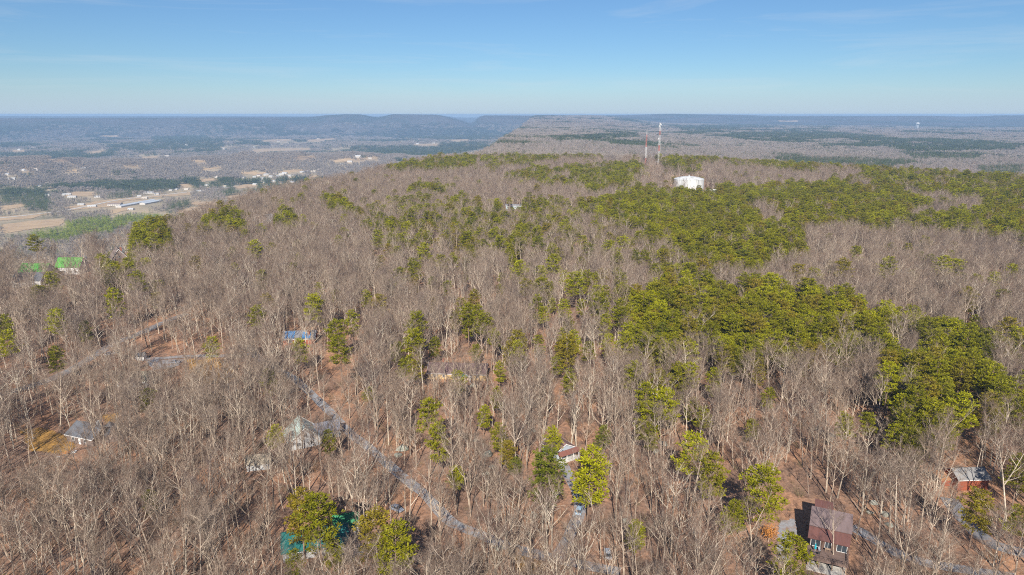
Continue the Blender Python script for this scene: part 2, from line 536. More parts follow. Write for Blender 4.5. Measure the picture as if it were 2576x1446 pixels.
def patch(name, vpoly, m, lift=0.10, cells=26):
    pts = [at(*p) for p in vpoly]
    P = np.array([[p.x, p.y] for p in pts])
    x0, y0 = P.min(0); x1, y1 = P.max(0)
    nx = cells; ny = cells
    X, Y = np.meshgrid(np.linspace(x0, x1, nx + 1), np.linspace(y0, y1, ny + 1))
    Z = terrain(X, Y) + lift
    cx, cy = (X[:-1, :-1] + X[1:, 1:]) / 2, (Y[:-1, :-1] + Y[1:, 1:]) / 2
    sx, sy = (x1 - x0), (y1 - y0)
    jx = cx + sx * 0.06 * fbm(cx / sx * 5, cy / sy * 5, 3, 2); jy = cy + sy * 0.06 * fbm(cx / sx * 5, cy / sy * 5, 8, 2)
    keep = inside(jx, jy, [tuple(p) for p in P])
    vs = np.stack([X, Y, Z], -1).reshape(-1, 3)
    fs = []
    for j in range(ny):
        for i in range(nx):
            if keep[j, i]:
                a = j * (nx + 1) + i
                fs.append((a, a + 1, a + nx + 2, a + nx + 1))
    if not fs:
        return None
    me = bpy.data.meshes.new(name)
    me.from_pydata([tuple(v) for v in vs], [], fs)
    bm = bmesh.new(); bm.from_mesh(me)
    bmesh.ops.delete(bm, geom=[v for v in bm.verts if not v.link_faces], context='VERTS')
    bm.to_mesh(me); bm.free()
    me.materials.append(m)
    me.update()
    return tag(link_mesh(name, me), kind='structure')

ribbon('gravel_road', [(620, 870), (650, 902), (690, 925), (735, 950), (768, 978), (800, 1008), (845, 1052), (880, 1090), (930, 1130), (975, 1170), (1020, 1208), (1065, 1245), (1105, 1285), (1140, 1318), (1200, 1345), (1275, 1378), (1340, 1395), (1400, 1412), (1480, 1425), (1560, 1440)], 3.6, M_gravel)
ribbon('side_lane', [(-60, 1010), (30, 985), (130, 955), (205, 915), (260, 880), (310, 855), (355, 838), (410, 812), (470, 790)], 5.0, M_asphalt)
ribbon('driveway', [(360, 905), (400, 902), (455, 899), (520, 897), (560, 896), (620, 893), (650, 902)], 3.6, M_gravel, 0.16)
ribbon('driveway', [(1415, 1170), (1428, 1195), (1443, 1225), (1455, 1250), (1458, 1290), (1440, 1330), (1420, 1375), (1400, 1412)], 3.4, M_gravel, 0.16)
ribbon('side_road', [(2385, 1255), (2410, 1290), (2440, 1325), (2480, 1360), (2530, 1385), (2640, 1410)], 4.6, M_asphalt)
ribbon('driveway', [(2140, 1325), (2175, 1345), (2220, 1372), (2265, 1400), (2340, 1420), (2440, 1440), (2560, 1455)], 3.6, M_gravel, 0.10)
patch('gravel_pad', [(1955, 1312), (2000, 1310), (2003, 1340), (1995, 1375), (1990, 1420), (1958, 1420), (1952, 1370)], M_gravel, 0.14)
patch('gravel_pad', [(368, 908), (470, 905), (440, 925), (385, 932)], M_gravel, 0.18)
patch('lawn', [(470, 905), (570, 902), (590, 930), (575, 965), (500, 965), (480, 930)], M_lawn)
patch('lawn', [(50, 1085), (110, 1078), (160, 1095), (190, 1105), (185, 1135), (130, 1145), (70, 1130)], M_lawn)
patch('lawn', [(1290, 1395), (1345, 1402), (1380, 1420), (1370, 1450), (1300, 1450)], M_lawn)
patch('lawn', [(255, 1045), (295, 1040), (300, 1075), (270, 1080)], M_lawn)

FIELDS = [
    [(0, 566), (60, 558), (140, 552), (175, 556), (150, 568), (70, 578), (0, 590)],
    [(165, 522), (240, 505), (330, 497), (480, 482), (485, 490), (400, 495), (300, 508), (285, 520), (180, 530)],
    [(440, 535), (470, 522), (520, 520), (560, 528), (540, 537), (480, 545)],
    [(470, 515), (480, 508), (545, 508), (550, 513), (520, 518)],
    [(270, 530), (320, 521), (340, 525), (280, 540)],
    [(-40, 548), (60, 541), (130, 536), (80, 550), (-40, 558)],
    [(655, 352), (720, 349), (745, 352), (700, 356), (660, 357)],
    [(765, 353), (840, 347), (845, 350), (790, 358)],
    [(20, 378), (70, 377), (65, 381), (25, 382)],
    [(250, 342), (300, 340), (300, 344), (255, 345)],
    [(505, 425), (560, 420), (560, 424), (510, 430)],
    [(885, 401), (960, 394), (945, 401), (900, 403)],
    [(1035, 363), (1110, 361), (1105, 367), (1040, 366)],
    [(215, 383), (265, 377), (260, 384), (225, 387)],
    [(628, 438), (672, 432), (668, 437), (635, 441)],
    [(150, 488), (190, 482), (240, 484), (235, 492), (170, 496)],
    [(630, 378), (670, 374), (780, 372), (785, 376), (700, 380), (640, 383)],
    [(1955, 303), (2005, 303), (2005, 306), (1960, 306)],
    [(1520, 398), (1560, 398), (1560, 403), (1522, 402)],
    [(490, 452), (540, 448), (560, 452), (510, 458)],
    [(580, 470), (640, 462), (650, 468), (600, 476)],
    [(600, 435), (640, 430), (650, 436), (610, 440)], [(560, 495), (600, 490), (610, 496), (570, 500)],
    [(440, 465), (480, 462), (490, 470), (450, 472)], [(-10, 520), (60, 512), (70, 519), (10, 529)],
    [(830, 405), (880, 398), (890, 404), (840, 410)], [(700, 432), (760, 426), (770, 433), (710, 438)],
    [(770, 445), (800, 440), (805, 446), (775, 450)], [(160, 429), (200, 427), (205, 431), (165, 433)],
    [(120, 400), (170, 398), (172, 402), (125, 404)], [(350, 395), (400, 392), (402, 396), (352, 399)],
    [(740, 395), (790, 391), (795, 395), (745, 399)], [(1130, 352), (1180, 350), (1182, 354), (1132, 356)],
    [(300, 418), (350, 415), (352, 419), (304, 422)], [(480, 405), (520, 403), (524, 407), (484, 409)],
]
for fp in FIELDS:
    patch('field', fp, M_field, 0.8, 30)
ribbon('valley_road', [(-40, 553), (40, 545), (110, 537), (165, 530), (240, 515), (300, 503), (420, 490), (520, 478), (600, 468)], 14, M_concrete, 1.2, 40)

# ------------------------------------------------------------------ tree prototypes
def rvec(R):
    return Vector((R.uniform(-1, 1), R.uniform(-1, 1), R.uniform(-1, 1)))

def grow(R, p, d, length, n, wob, up):
    pts = [p.copy()]
    d = d.normalized()
    for i in range(n):
        d = (d + rvec(R) * wob + Vector((0, 0, up))).normalized()
        p = p + d * (length / n)
        pts.append(p.copy())
    return pts

def sliver(mb, a, b, w, R, mi=0):
    d = (b - a)
    s = d.cross(rvec(R))
    if s.length < 1e-4:
        return
    s = s.normalized() * w * 0.5
    mb.add([a - s, a + s, b], [(0, 1, 2)], mi)

def make_bare(seed, Ht, clear, spread, nlimb, lean=0.05, fork=0, l3=5, tw=4):
    """trunk and crown builders of one leafless tree"""
    R = random.Random(seed)
    tr, cr = MB(), MB()
    base_r = 0.0094 * Ht * R.uniform(0.9, 1.15)
    d0 = Vector((R.uniform(-lean, lean), R.uniform(-lean, lean), 1))
    path = grow(R, Vector((0, 0, -0.4)), d0, Ht * 0.9, 11, 0.045, 0.03)
    rad = [base_r * (1.35 if i == 0 else 1) * (1 - i / 11.0) ** 0.75 + 0.02 for i in range(12)]
    tr.tube(path, rad, 6, 0, False)
    stems = [(path, rad)]
    if fork:
        k = R.randint(4, 5)
        fp = grow(R, path[k], Vector((R.uniform(-1, 1), R.uniform(-1, 1), 1.5)), Ht * 0.5, 7, 0.06, 0.06)
        fr = [rad[k] * 0.8 * (1 - i / 7.0) ** 0.8 + 0.02 for i in range(8)]
        tr.tube(fp, fr, 5, 0, False)
        stems.append((fp, fr))
    for si, (pa, ra) in enumerate(stems):
        nn = nlimb if si == 0 else max(3, nlimb // 2)
        for li in range(nn):
            f = clear + (0.97 - clear) * (li + R.random() * 0.8) / nn if si == 0 else 0.25 + 0.72 * (li + R.random()) / nn
            x = f * (len(pa) - 1); i0 = min(int(x), len(pa) - 2)
            p = pa[i0].lerp(pa[i0 + 1], x - i0)
            rr = (ra[i0] + (ra[i0 + 1] - ra[i0]) * (x - i0))
            a = li * 2.399 + R.uniform(-0.6, 0.6)
            rise = R.uniform(0.55, 1.5)
            L = spread * R.uniform(0.65, 1.1) * (1.15 - 0.75 * ((f - clear) / (1 - clear)) if si == 0 else 0.8)
            lp = grow(R, p, Vector((math.cos(a), math.sin(a), rise)), L, 5, 0.13, 0.09)
            lr = [max(0.030, min(rr * 0.78, 0.034 * L) * (1 - k / 5.6)) for k in range(6)]
            cr.tube(lp, lr, 4, 0, False)
            n2 = R.randint(5, 7)
            for k2 in range(n2):
                x = (0.22 + 0.78 * (k2 + R.random()) / n2) * 5
                j = min(int(x), 4)
                q = lp[j].lerp(lp[j + 1], x - j)
                dirn = (lp[j + 1] - lp[j]).normalized()
                dd = (dirn + rvec(R) * 0.85 + Vector((0, 0, 0.22))).normalized()
                L2 = L * R.uniform(0.3, 0.55)
                bp = grow(R, q, dd, L2, 3, 0.16, 0.08)
                br = [max(0.018, lr[j] * 0.55 * (1 - k / 3.6)) for k in range(4)]
                cr.tube(bp, br, 3, 0, False)
                for k3 in range(l3):
                    x3 = (0.2 + 0.8 * (k3 + R.random()) / l3) * 3
                    j3 = min(int(x3), 2)
                    q3 = bp[j3].lerp(bp[j3 + 1], x3 - j3)
                    d3 = ((bp[j3 + 1] - bp[j3]).normalized() + rvec(R) * 0.9 + Vector((0, 0, 0.25))).normalized()
                    L3 = R.uniform(0.8, 1.7)
                    e3 = q3 + d3 * L3
                    sliver(cr, q3, e3, 0.034, R, 1)
                    for k4 in range(tw):
                        q4 = q3.lerp(e3, R.uniform(0.15, 1.0))
                        d4 = (d3 + rvec(R) * 0.95 + Vector((0, 0, 0.2))).normalized()
                        sliver(cr, q4, q4 + d4 * R.uniform(0.5, 1.1), 0.024, R, 1)
    return tr, cr

def make_pine(seed, Ht, cbase, spread, nb, flat=1.0):
    R = random.Random(seed)
    tr, cr = MB(), MB()
    path = grow(R, Vector((0, 0, -0.4)), Vector((R.uniform(-.04, .04), R.uniform(-.04, .04), 1)), Ht, 8, 0.03, 0.03)
    rad = [0.011 * Ht * (1 - i / 8.5) + 0.02 for i in range(9)]
    tr.tube(path, rad, 6, 0, False)
    for b in range(nb):
        u = (b + R.random()) / nb
        f = cbase + (1.0 - cbase) * u
        x = f * 8; i0 = min(int(x), 7)
        p = path[i0].lerp(path[i0 + 1], x - i0)
        a = b * 2.399 + R.uniform(-0.5, 0.5)
        prof = (math.sin(math.pi * min(1, 0.22 + 0.78 * u)) ** 0.7) * (1.0 if u < 0.5 else 1.0)
        L = spread * (0.30 + 0.8 * prof) * R.uniform(0.6, 1.15)
        el = -0.08 + 0.75 * u ** 1.5 + R.uniform(-0.15, 0.15)
        bp = grow(R, p, Vector((math.cos(a), math.sin(a), el)), L, 3, 0.10, 0.05)
        cr.tube(bp, [0.05, 0.04, 0.03, 0.015], 3, 1, False)
        nt_ = max(3, int(L * 2.9))
        for k in range(nt_):
            x3 = (0.30 + 0.70 * (k + R.random()) / nt_) * 3
            j = min(int(x3), 2)
            q = bp[j].lerp(bp[j + 1], x3 - j)
            side = Vector((-math.sin(a), math.cos(a), 0)) * R.uniform(-1, 1) * 0.33 * L * (0.4 + 0.6 * x3 / 3)
            q = q + side * 1.25 + Vector((0, 0, R.uniform(-0.05, 0.14)))
            out = (Vector((math.cos(a), math.sin(a), 0.25)) + side * 0.5).normalized()
            for t_ in range(10):
                d = (out * 0.45 + rvec(R) * Vector((1, 1, 0.55)).length * 0.55 + Vector((0, 0, 0.22)))
                d = Vector((d.x, d.y, d.z * 0.5 * flat)).normalized()
                s = d.cross(Vector((0, 0, 0.35)) + rvec(R)).normalized() * R.uniform(0.07, 0.13)
                ln = R.uniform(0.45, 0.8)
                e = q + d * ln
                cr.add([q, e - s, q + d * ln * 1.25, e + s], [(0, 1, 2, 3)], 0)
    return tr, cr

def joined(name, a, b, ma, mb_):
    j = MB()
    j.v = a.v + b.v
    off = len(a.v)
    j.f = a.f + [tuple(off + i for i in q) for q in b.f]
    j.m = a.m + [i + len(ma) for i in b.m]
    return j.mesh(name, ma + mb_)

BARE_SPECS = [  # seed, height, clear, spread, limbs, lean, fork, word
    (1, 21, .42, 6.6, 9, .05, 0, 'tall upright'), (2, 19, .34, 6.6, 9, .10, 1, 'forked'), (3, 22, .50, 5.6, 8, .04, 0, 'slender'),
    (4, 18, .28, 7.0, 10, .06, 0, 'wide-crowned'), (5, 20, .40, 5.8, 9, .16, 0, 'leaning'), (6, 16, .36, 5.0, 8, .06, 1, 'short forked'),
    (7, 21, .46, 6.0, 9, .08, 1, 'tall forked'), (8, 14, .40, 4.2, 7, .08, 0, 'small')]
BARE = []
for sp in BARE_SPECS:
    tr, cr = make_bare(*sp[:7])
    BARE.append(dict(trunk=tr.mesh('bare_trunk', [M_bark]), crown=cr.mesh('bare_crown', [M_bark, M_twig]), full=joined('bare_full', tr, cr, [M_bark], [M_bark, M_twig]), h=sp[1], word=sp[7]))
PINE_SPECS = [(21, 18, .42, 3.8, 38, 1, 'broad'), (22, 20, .52, 3.5, 34, 1, 'tall'), (23, 16, .34, 3.2, 40, 1.1, 'bushy'), (24, 19, .48, 4.1, 36, .9, 'flat-topped'), (25, 17, .38, 2.9, 34, 1.1, 'narrow')]
PINE = []
for sp in PINE_SPECS:
    tr, cr = make_pine(*sp[:6])
    PINE.append(dict(trunk=tr.mesh('pine_trunk', [M_pinebark]), crown=cr.mesh('pine_crown', [M_needles, M_pinebark]), full=joined('pine_full', tr, cr, [M_pinebark], [M_needles, M_pinebark]), h=sp[1], word=sp[6]))

def make_brush(seed):
    R = random.Random(seed)
    mb = MB()
    for k in range(26):
        a = R.uniform(0, 6.283); q = Vector((math.cos(a), math.sin(a), 0)) * R.uniform(0, 0.9)
        d = Vector((math.cos(a) * 0.5, math.sin(a) * 0.5, 1)) + rvec(R) * 0.3
        L = R.uniform(1.2, 3.4)
        e = q + d.normalized() * L
        sliver(mb, q, e, 0.06, R)
        for j in range(5):
            p = q.lerp(e, R.uniform(0.35, 1))
            sliver(mb, p, p + (d + rvec(R) * 1.2).normalized() * R.uniform(0.5, 1.0), 0.035, R)
    return mb.mesh('brush', [M_brush])
BRUSH = [make_brush(300 + i) for i in range(4)]

def far_bare_clump(seed, n, size, hmin, hmax, coarse):
    R = random.Random(seed)
    mb = MB()
    for k in range(n):
        c = Vector((R.uniform(-.5, .5) * size, R.uniform(-.5, .5) * size, 0))
        h = R.uniform(hmin, hmax); rad = h * R.uniform(0.20, 0.30)
        mb.tube([c + Vector((0, 0, -1)), c + Vector((0, 0, h * 0.7))], [0.16 * coarse, 0.09 * coarse], 3, 0, False)
        for j in range(46):
            d = rvec(R); d.z = abs(d.z) * 1.3 + 0.3; d.normalize()
            a = c + Vector((0, 0, h * R.uniform(0.38, 0.75)))
            e = a + Vector((d.x * rad, d.y * rad, d.z * h * 0.27)) * R.uniform(0.6, 1.1)
            sliver(mb, a, e, 0.34 * coarse, R)
    return mb.mesh('far_bare_clump', [M_farbare])

def far_pine_clump(seed, n, size, hmin, hmax, m, nf=40, coarse=1.0):
    R = random.Random(seed)
    mb = MB()
    for k in range(n):
        c = Vector((R.uniform(-.5, .5) * size, R.uniform(-.5, .5) * size, 0))
        h = R.uniform(hmin, hmax); rad = h * R.uniform(0.17, 0.24)
        mb.tube([c + Vector((0, 0, -1)), c + Vector((0, 0, h * 0.8))], [0.2, 0.1], 3, 0, False)
        for j in range(nf):
            u = R.random()
            a_ = R.uniform(0, 6.283)
            rr = rad * (1 - 0.75 * u ** 1.5) * R.uniform(0.3, 1)
            p = c + Vector((math.cos(a_) * rr, math.sin(a_) * rr, h * (0.35 + 0.63 * u)))
            s = R.uniform(0.7, 1.3) * coarse
            d1 = Vector((math.cos(a_), math.sin(a_), R.uniform(-.2, .5))) * s
            d2 = Vector((-math.sin(a_), math.cos(a_), R.uniform(-.3, .3))) * s * 0.8
            mb.add([p - d2, p + d1, p + d2], [(0, 1, 2)])
    return mb.mesh('far_pine_clump', [m])

FB1 = [far_bare_clump(400 + i, 5, 17, 13, 21, 1.0) for i in range(5)]
FB2 = [far_bare_clump(420 + i, 16, 34, 13, 22, 2.0) for i in range(4)]
FP1 = [far_pine_clump(440 + i, 6, 17, 14, 22, M_farpine) for i in range(4)]
FP2 = [far_pine_clump(460 + i, 22, 34, 14, 22, M_farpine, 30, 1.8) for i in range(3)]
FPL = [far_pine_clump(480 + i, 7, 17, 15, 20, M_plantation, 46, 1.1) for i in range(3)]

# ------------------------------------------------------------------ stuff built by geometry nodes (one object each)
def scatter(name, meshes, pts, idx, rot, scl, label):
    c = bpy.data.collections.new(name + '_sources')
    for i, me in enumerate(meshes):
        o = bpy.data.objects.new('%s_source_%02d' % (name, i), me)
        c.objects.link(o)
    me = bpy.data.meshes.new(name)
    n = len(pts)
    me.vertices.add(n)
    me.vertices.foreach_set('co', np.asarray(pts, np.float32).ravel())
    a = me.attributes.new('kind_index', 'INT', 'POINT'); a.data.foreach_set('value', np.asarray(idx, np.int32))
    a = me.attributes.new('turn', 'FLOAT_VECTOR', 'POINT'); a.data.foreach_set('vector', np.asarray(rot, np.float32).ravel())
    a = me.attributes.new('size', 'FLOAT_VECTOR', 'POINT'); a.data.foreach_set('vector', np.asarray(scl, np.float32).ravel())
    o = link_mesh(name, me)
    g = bpy.data.node_groups.new(name, 'GeometryNodeTree')
    g.interface.new_socket('Geometry', in_out='INPUT', socket_type='NodeSocketGeometry')
    g.interface.new_socket('Geometry', in_out='OUTPUT', socket_type='NodeSocketGeometry')
    gi = g.nodes.new('NodeGroupInput'); go = g.nodes.new('NodeGroupOutput')
    ci = g.nodes.new('GeometryNodeCollectionInfo')
    ci.inputs['Collection'].default_value = c
    ci.inputs['Separate Children'].default_value = True
    ci.inputs['Reset Children'].default_value = True
    ip = g.nodes.new('GeometryNodeInstanceOnPoints')
    ip.inputs['Pick Instance'].default_value = True
    def attr(nm, ty):
        x = g.nodes.new('GeometryNodeInputNamedAttribute'); x.data_type = ty; x.inputs['Name'].default_value = nm
        return [s for s in x.outputs if s.enabled and s.name == 'Attribute'][0]
    g.links.new(gi.outputs[0], ip.inputs['Points'])
    g.links.new(ci.outputs[0], ip.inputs['Instance'])
    g.links.new(attr('kind_index', 'INT'), ip.inputs['Instance Index'])
    g.links.new(attr('turn', 'FLOAT_VECTOR'), ip.inputs['Rotation'])
    g.links.new(attr('size', 'FLOAT_VECTOR'), ip.inputs['Scale'])
    g.links.new(ip.outputs[0], go.inputs[0])
    md = o.modifiers.new('scatter', 'NODES'); md.node_group = g
    return tag(o, label, None, None, 'stuff')

# ------------------------------------------------------------------ where trees stand
npr = np.random.RandomState(5)
def wedge_grid(cell, r0, r1, half_deg):
    xm = r1 * math.sin(math.radians(half_deg))
    X, Y = np.meshgrid(np.arange(-xm, xm, cell), np.arange(0, r1, cell))
    X = X.ravel() + npr.uniform(-.46, .46, X.size) * cell
    Y = Y.ravel() + npr.uniform(-.46, .46, Y.size) * cell
    r = np.hypot(X, Y)
    k = (r > r0) & (r < r1) & (np.abs(np.degrees(np.arctan2(X, Y))) < half_deg)
    return X[k], Y[k]

def road_dist(X, Y):
    d = np.full(X.shape, 1e9)
    for line, w in ROAD_LINES:
        x0, y0 = line.min(0) - 15; x1, y1 = line.max(0) + 15
        k = np.nonzero((X > x0) & (X < x1) & (Y > y0) & (Y < y1))[0]
        if not len(k): continue
        P = np.stack([X[k], Y[k]], -1)
        for s in range(0, len(line) - 1):
            a, b = line[s], line[s + 1]
            ab = b - a
            t = np.clip(((P - a) @ ab) / (ab @ ab + 1e-9), 0, 1)
            q = a + t[:, None] * ab
            d[k] = np.minimum(d[k], np.hypot(P[:, 0] - q[:, 0], P[:, 1] - q[:, 1]) - w / 2)
    return d

PINE_POLYS = [  # crown position in the photo, chance
    ([(1560, 775), (1700, 735), (1850, 745), (2050, 750), (2180, 775), (2190, 800), (2330, 800), (2450, 850), (2480, 960), (2470, 1060), (2430, 1080), (2330, 1110), (2270, 1100), (2240, 1040), (2220, 960), (2180, 900), (2050, 905), (1900, 930), (1830, 930), (1780, 860), (1750, 870), (1730, 910), (1600, 905), (1590, 830)], .93),
    ([(2230, 900), (2290, 960), (2330, 880), (2430, 850), (2480, 950), (2600, 960), (2600, 1040), (2470, 1060), (2330, 1080), (2240, 1060)], .86),
    ([(2500, 850), (2650, 840), (2650, 900), (2510, 890)], .9),
    ([(1440, 520), (1600, 480), (1700, 490), (1800, 470), (1860, 480), (1990, 470), (2080, 460), (2200, 470), (2330, 480), (2500, 490), (2700, 500), (2700, 620), (2450, 600), (2300, 590), (2150, 580), (2000, 590), (2040, 640), (1960, 650), (1900, 690), (1780, 690), (1700, 640), (1600, 590), (1480, 560)], .91),
    ([(1640, 395), (1800, 388), (2000, 390), (2150, 398), (2300, 412), (2450, 432), (2700, 455), (2700, 495), (2330, 485), (2200, 470), (2080, 440), (1950, 430), (1850, 420), (1700, 430)], .74),
    ([(1250, 455), (1350, 435), (1450, 425), (1600, 415), (1640, 430), (1560, 450), (1600, 470), (1500, 490), (1400, 475), (1320, 465)], .85),
    ([(980, 425), (1000, 413), (1100, 403), (1200, 398), (1200, 425), (1100, 435), (1000, 440)], .88),
    ([(1200, 405), (1300, 385), (1380, 373), (1480, 383), (1510, 400), (1400, 410), (1300, 420), (1230, 425)], .75),
    ([(880, 540), (1000, 520), (1200, 510), (1400, 500), (1480, 560), (1400, 600), (1300, 640), (1000, 640), (930, 600)], .34),
    ([(1020, 480), (1100, 470), (1140, 480), (1100, 500), (1030, 500)], .6),
    ([(1380, 560), (1560, 560), (1620, 640), (1500, 640), (1400, 620)], .35),
    ([(330, 600), (380, 570), (420, 565), (430, 640), (380, 650), (335, 630)], .9),
    ([(500, 570), (560, 540), (600, 540), (615, 590), (560, 590), (510, 585)], .85),
    ([(820, 515), (880, 510), (890, 545), (830, 545)], .9),
    ([(700, 560), (740, 540), (760, 570), (740, 590), (705, 590)], .9),
    ([(235, 690), (290, 660), (345, 655), (350, 690), (290, 705)], .85),
    ([(1580, 940), (1640, 930), (1740, 980), (1750, 1050), (1650, 1090), (1610, 1060), (1570, 1010)], .6),
    ([(1640, 640), (1780, 690), (1740, 760), (1640, 720)], .6),
    ([(2090, 1040), (2200, 1040), (2200, 1090), (2090, 1080)], .4),
    ([(1000, 640), (1700, 560), (1700, 900), (1000, 900)], .10),
    ([(2200, 1100), (2340, 1100), (2300, 1140), (2240, 1130)], .5),
]
PINE_HOLES = [
    [(1720, 765), (1760, 755), (1775, 850), (1730, 850)], [(2215, 850), (2310, 830), (2320, 880), (2290, 930), (2240, 905)],
    [(1895, 525), (1950, 515), (1975, 570), (1920, 580)], [(2230, 475), (2330, 488), (2470, 515), (2430, 535), (2320, 508)],
    [(2030, 425), (2130, 430), (2200, 450), (2080, 445)], [(1760, 430), (1880, 440), (2060, 455), (2040, 468), (1800, 465)], [(1380, 440), (1430, 435), (1440, 452), (1390, 455)],
    [(2240, 540), (2480, 520), (2520, 535), (2300, 560)],
]
THIN = [  # ground position, density kept
    ([(1480, 1200), (1700, 1150), (2000, 1150), (2120, 1200), (2130, 1260), (2020, 1300), (1990, 1380), (1900, 1330), (1800, 1330), (1700, 1400), (1560, 1330), (1500, 1270)], .38),
    ([(790, 930), (850, 950), (910, 1060), (870, 1070), (800, 1000)], .15),
    ([(370, 820), (480, 790), (560, 830), (600, 900), (590, 970), (480, 970), (360, 900)], .42),
    ([(1400, 1050), (1520, 1040), (1530, 1120), (1400, 1120)], .4),
    ([(40, 1070), (200, 1075), (200, 1150), (60, 1150)], .3),
    ([(200, 1040), (310, 1035), (310, 1120), (200, 1120)], .3),
    ([(0, 980), (260, 920), (330, 960), (200, 1060), (0, 1080)], .45),
    ([(1150, 1330), (1560, 1370), (1560, 1446), (1300, 1446)], .55),
    ([(300, 670), (350, 670), (350, 740), (300, 740)], .3),
    ([(1600, 440), (1680, 440), (1690, 490), (1600, 490)], .3),
]
# windows in the wood through which the photo shows a house: no stem or crown in front of them
VIEWS = [
    ([(2015, 1250), (2160, 1250), (2160, 1446), (2015, 1446)], .0), ([(2385, 1170), (2495, 1170), (2490, 1225), (2400, 1240)], .06),
    ([(1405, 1120), (1462, 1120), (1462, 1165), (1405, 1170)], .42), ([(1100, 925), (1230, 925), (1230, 965), (1100, 965)], .85),
    ([(715, 820), (800, 820), (800, 862), (715, 862)], .30), ([(715, 1060), (835, 1050), (835, 1130), (715, 1140)], .55),
    ([(720, 1310), (890, 1310), (890, 1410), (720, 1400)], .25), ([(55, 650), (132, 650), (132, 690), (55, 700)], .4),
    ([(148, 645), (218, 645), (218, 685), (148, 685)], .12), ([(40, 680), (118, 680), (118, 718), (40, 718)], .3),
    ([(270, 615), (325, 615), (330, 655), (270, 655)], .3), ([(1688, 430), (1775, 430), (1775, 478), (1688, 478)], .2),
    ([(1765, 468), (1810, 468), (1815, 485), (1765, 485)], .1), ([(1270, 508), (1315, 508), (1315, 526), (1270, 526)], .05),
    ([(1640, 300), (1665, 300), (1665, 415), (1640, 415)], .15), ([(1610, 330), (1635, 330), (1635, 415), (1610, 415)], .15),
    ([(1430, 1240), (1472, 1240), (1472, 1312), (1430, 1312)], .03), ([(1510, 1365), (1545, 1365), (1545, 1415), (1510, 1415)], .12),
    ([(1940, 1300), (2010, 1300), (2010, 1380), (1940, 1380)], .12), ([(735, 945), (870, 1060), (900, 1100), (860, 1100), (760, 1000), (725, 960)], .25),
    ([(380, 890), (545, 885), (545, 905), (380, 915)], .2), ([(330, 830), (390, 815), (390, 850), (300, 880)], .3),
    ([(205, 1055), (300, 1055), (300, 1110), (205, 1110)], .8), ([(620, 1145), (680, 1145), (680, 1185), (620, 1185)], .5),
    ([(640, 540), (695, 540), (695, 560), (640, 560)], .6), ([(45, 1080), (190, 1080), (190, 1145), (45, 1145)], .08),
    ([(880, 1085), (910, 1080), (985, 1150), (1060, 1225), (1110, 1275), (1095, 1290), (1030, 1240), (950, 1170)], .34),
    ([(1515, 394), (1565, 394), (1565, 406), (1515, 406)], .0), ([(1095, 1280), (1160, 1300), (1260, 1375), (1200, 1380), (1090, 1310)], .5),
    ([(2400, 1280), (2575, 1380), (2575, 1446), (2480, 1440)], .5), ([(2140, 1320), (2260, 1400), (2240, 1420), (2130, 1350)], .35),
]

SOLO_TREES = []        # (x, y) of hand placed trees, other trees keep away
def allow(X, Y, Z, crown_h, rnd01, body=(0.35, 0.6, 0.85), half=2.6):
    """False where a tree would stand before something the photo shows free"""
    ok = np.ones(X.shape, bool)
    r = np.hypot(X, Y)
    for k in body:
        for sx in (-half, 0.0, half):
            px, py = proj(X + sx * Y / r, Y - sx * X / r, Z + crown_h * k)
            for poly, keep in VIEWS:
                h = inside(px, py, poly)
                ok &= ~(h & (rnd01 > keep))
    return ok

HOUSE_SPOTS = []       # (x, y, radius) footprints kept free
def clear_of_houses(X, Y):
    ok = np.ones(X.shape, bool)
    for hx, hy, hr in HOUSE_SPOTS:
        ok &= np.hypot(X - hx, Y - hy) > hr
    return ok
# ------------------------------------------------------------------ buildings
def mat_wall(name, c, c2=None): return material(name, c, c2, 0.5, 0.8, stretch=(0.4, 0.4, 3.0))
def mat_roof(name, c, c2=None, rough=0.55): return material(name, c, c2, 0.35, rough, spec=0.3, stretch=(2.5, 0.5, 0.5))

def window_part(parent, c, w, h, rz, frame_mat=None, name='window'):
    """a framed window; c = centre on the wall, rz = turn so that local -y looks out"""
    fm = frame_mat or M_white
    a = MB()
    b = 0.09
    for (cx, cz, sx, sz) in ((0, h / 2 - b / 2, w, b), (0, -h / 2 + b / 2, w, b), (-w / 2 + b / 2, 0, b, h - 2 * b), (w / 2 - b / 2, 0, b, h - 2 * b), (0, 0, 0.05, h - 2 * b)):
        a.box((cx, -0.04, cz), (sx, 0.10, sz))
    o = a.build(name, fm, parent)
    o.location = c; o.rotation_euler = (0, 0, rz)
    p = MB().box((0, -0.012, 0), (w - 2 * b, 0.02, h - 2 * b)).build('pane', M_glass, o)
    return o

def gable_walls(L, Wd, h, rise, base=-1.2):
    x, y = L / 2, Wd / 2
    v = [(-x, -y, base), (x, -y, base), (x, y, base), (-x, y, base), (-x, -y, h), (x, -y, h), (x, y, h), (-x, y, h), (-x, 0, h + rise), (x, 0, h + rise)]
    f = [(0, 1, 5, 4), (1, 2, 6, 9, 5), (2, 3, 7, 6), (3, 0, 4, 8, 7)]
    return MB().add(v, f)

def gable_roof(L, Wd, h, rise, oh=0.5, th=0.18, ex=0.45):
    y = Wd / 2; k = rise / y
    x = L / 2 + ex
    m = MB()
    m.slab([(-x, -y - oh, h - oh * k + 0.12), (x, -y - oh, h - oh * k + 0.12), (x, 0, h + rise + 0.12), (-x, 0, h + rise + 0.12)], th)
    m.slab([(-x, 0.002, h + rise + 0.119), (x, 0.002, h + rise + 0.119), (x, y + oh, h - oh * k + 0.12), (-x, y + oh, h - oh * k + 0.12)], th)
    m.box((0, 0, h + rise + 0.15), (2 * x, 0.3, 0.07))
    return m

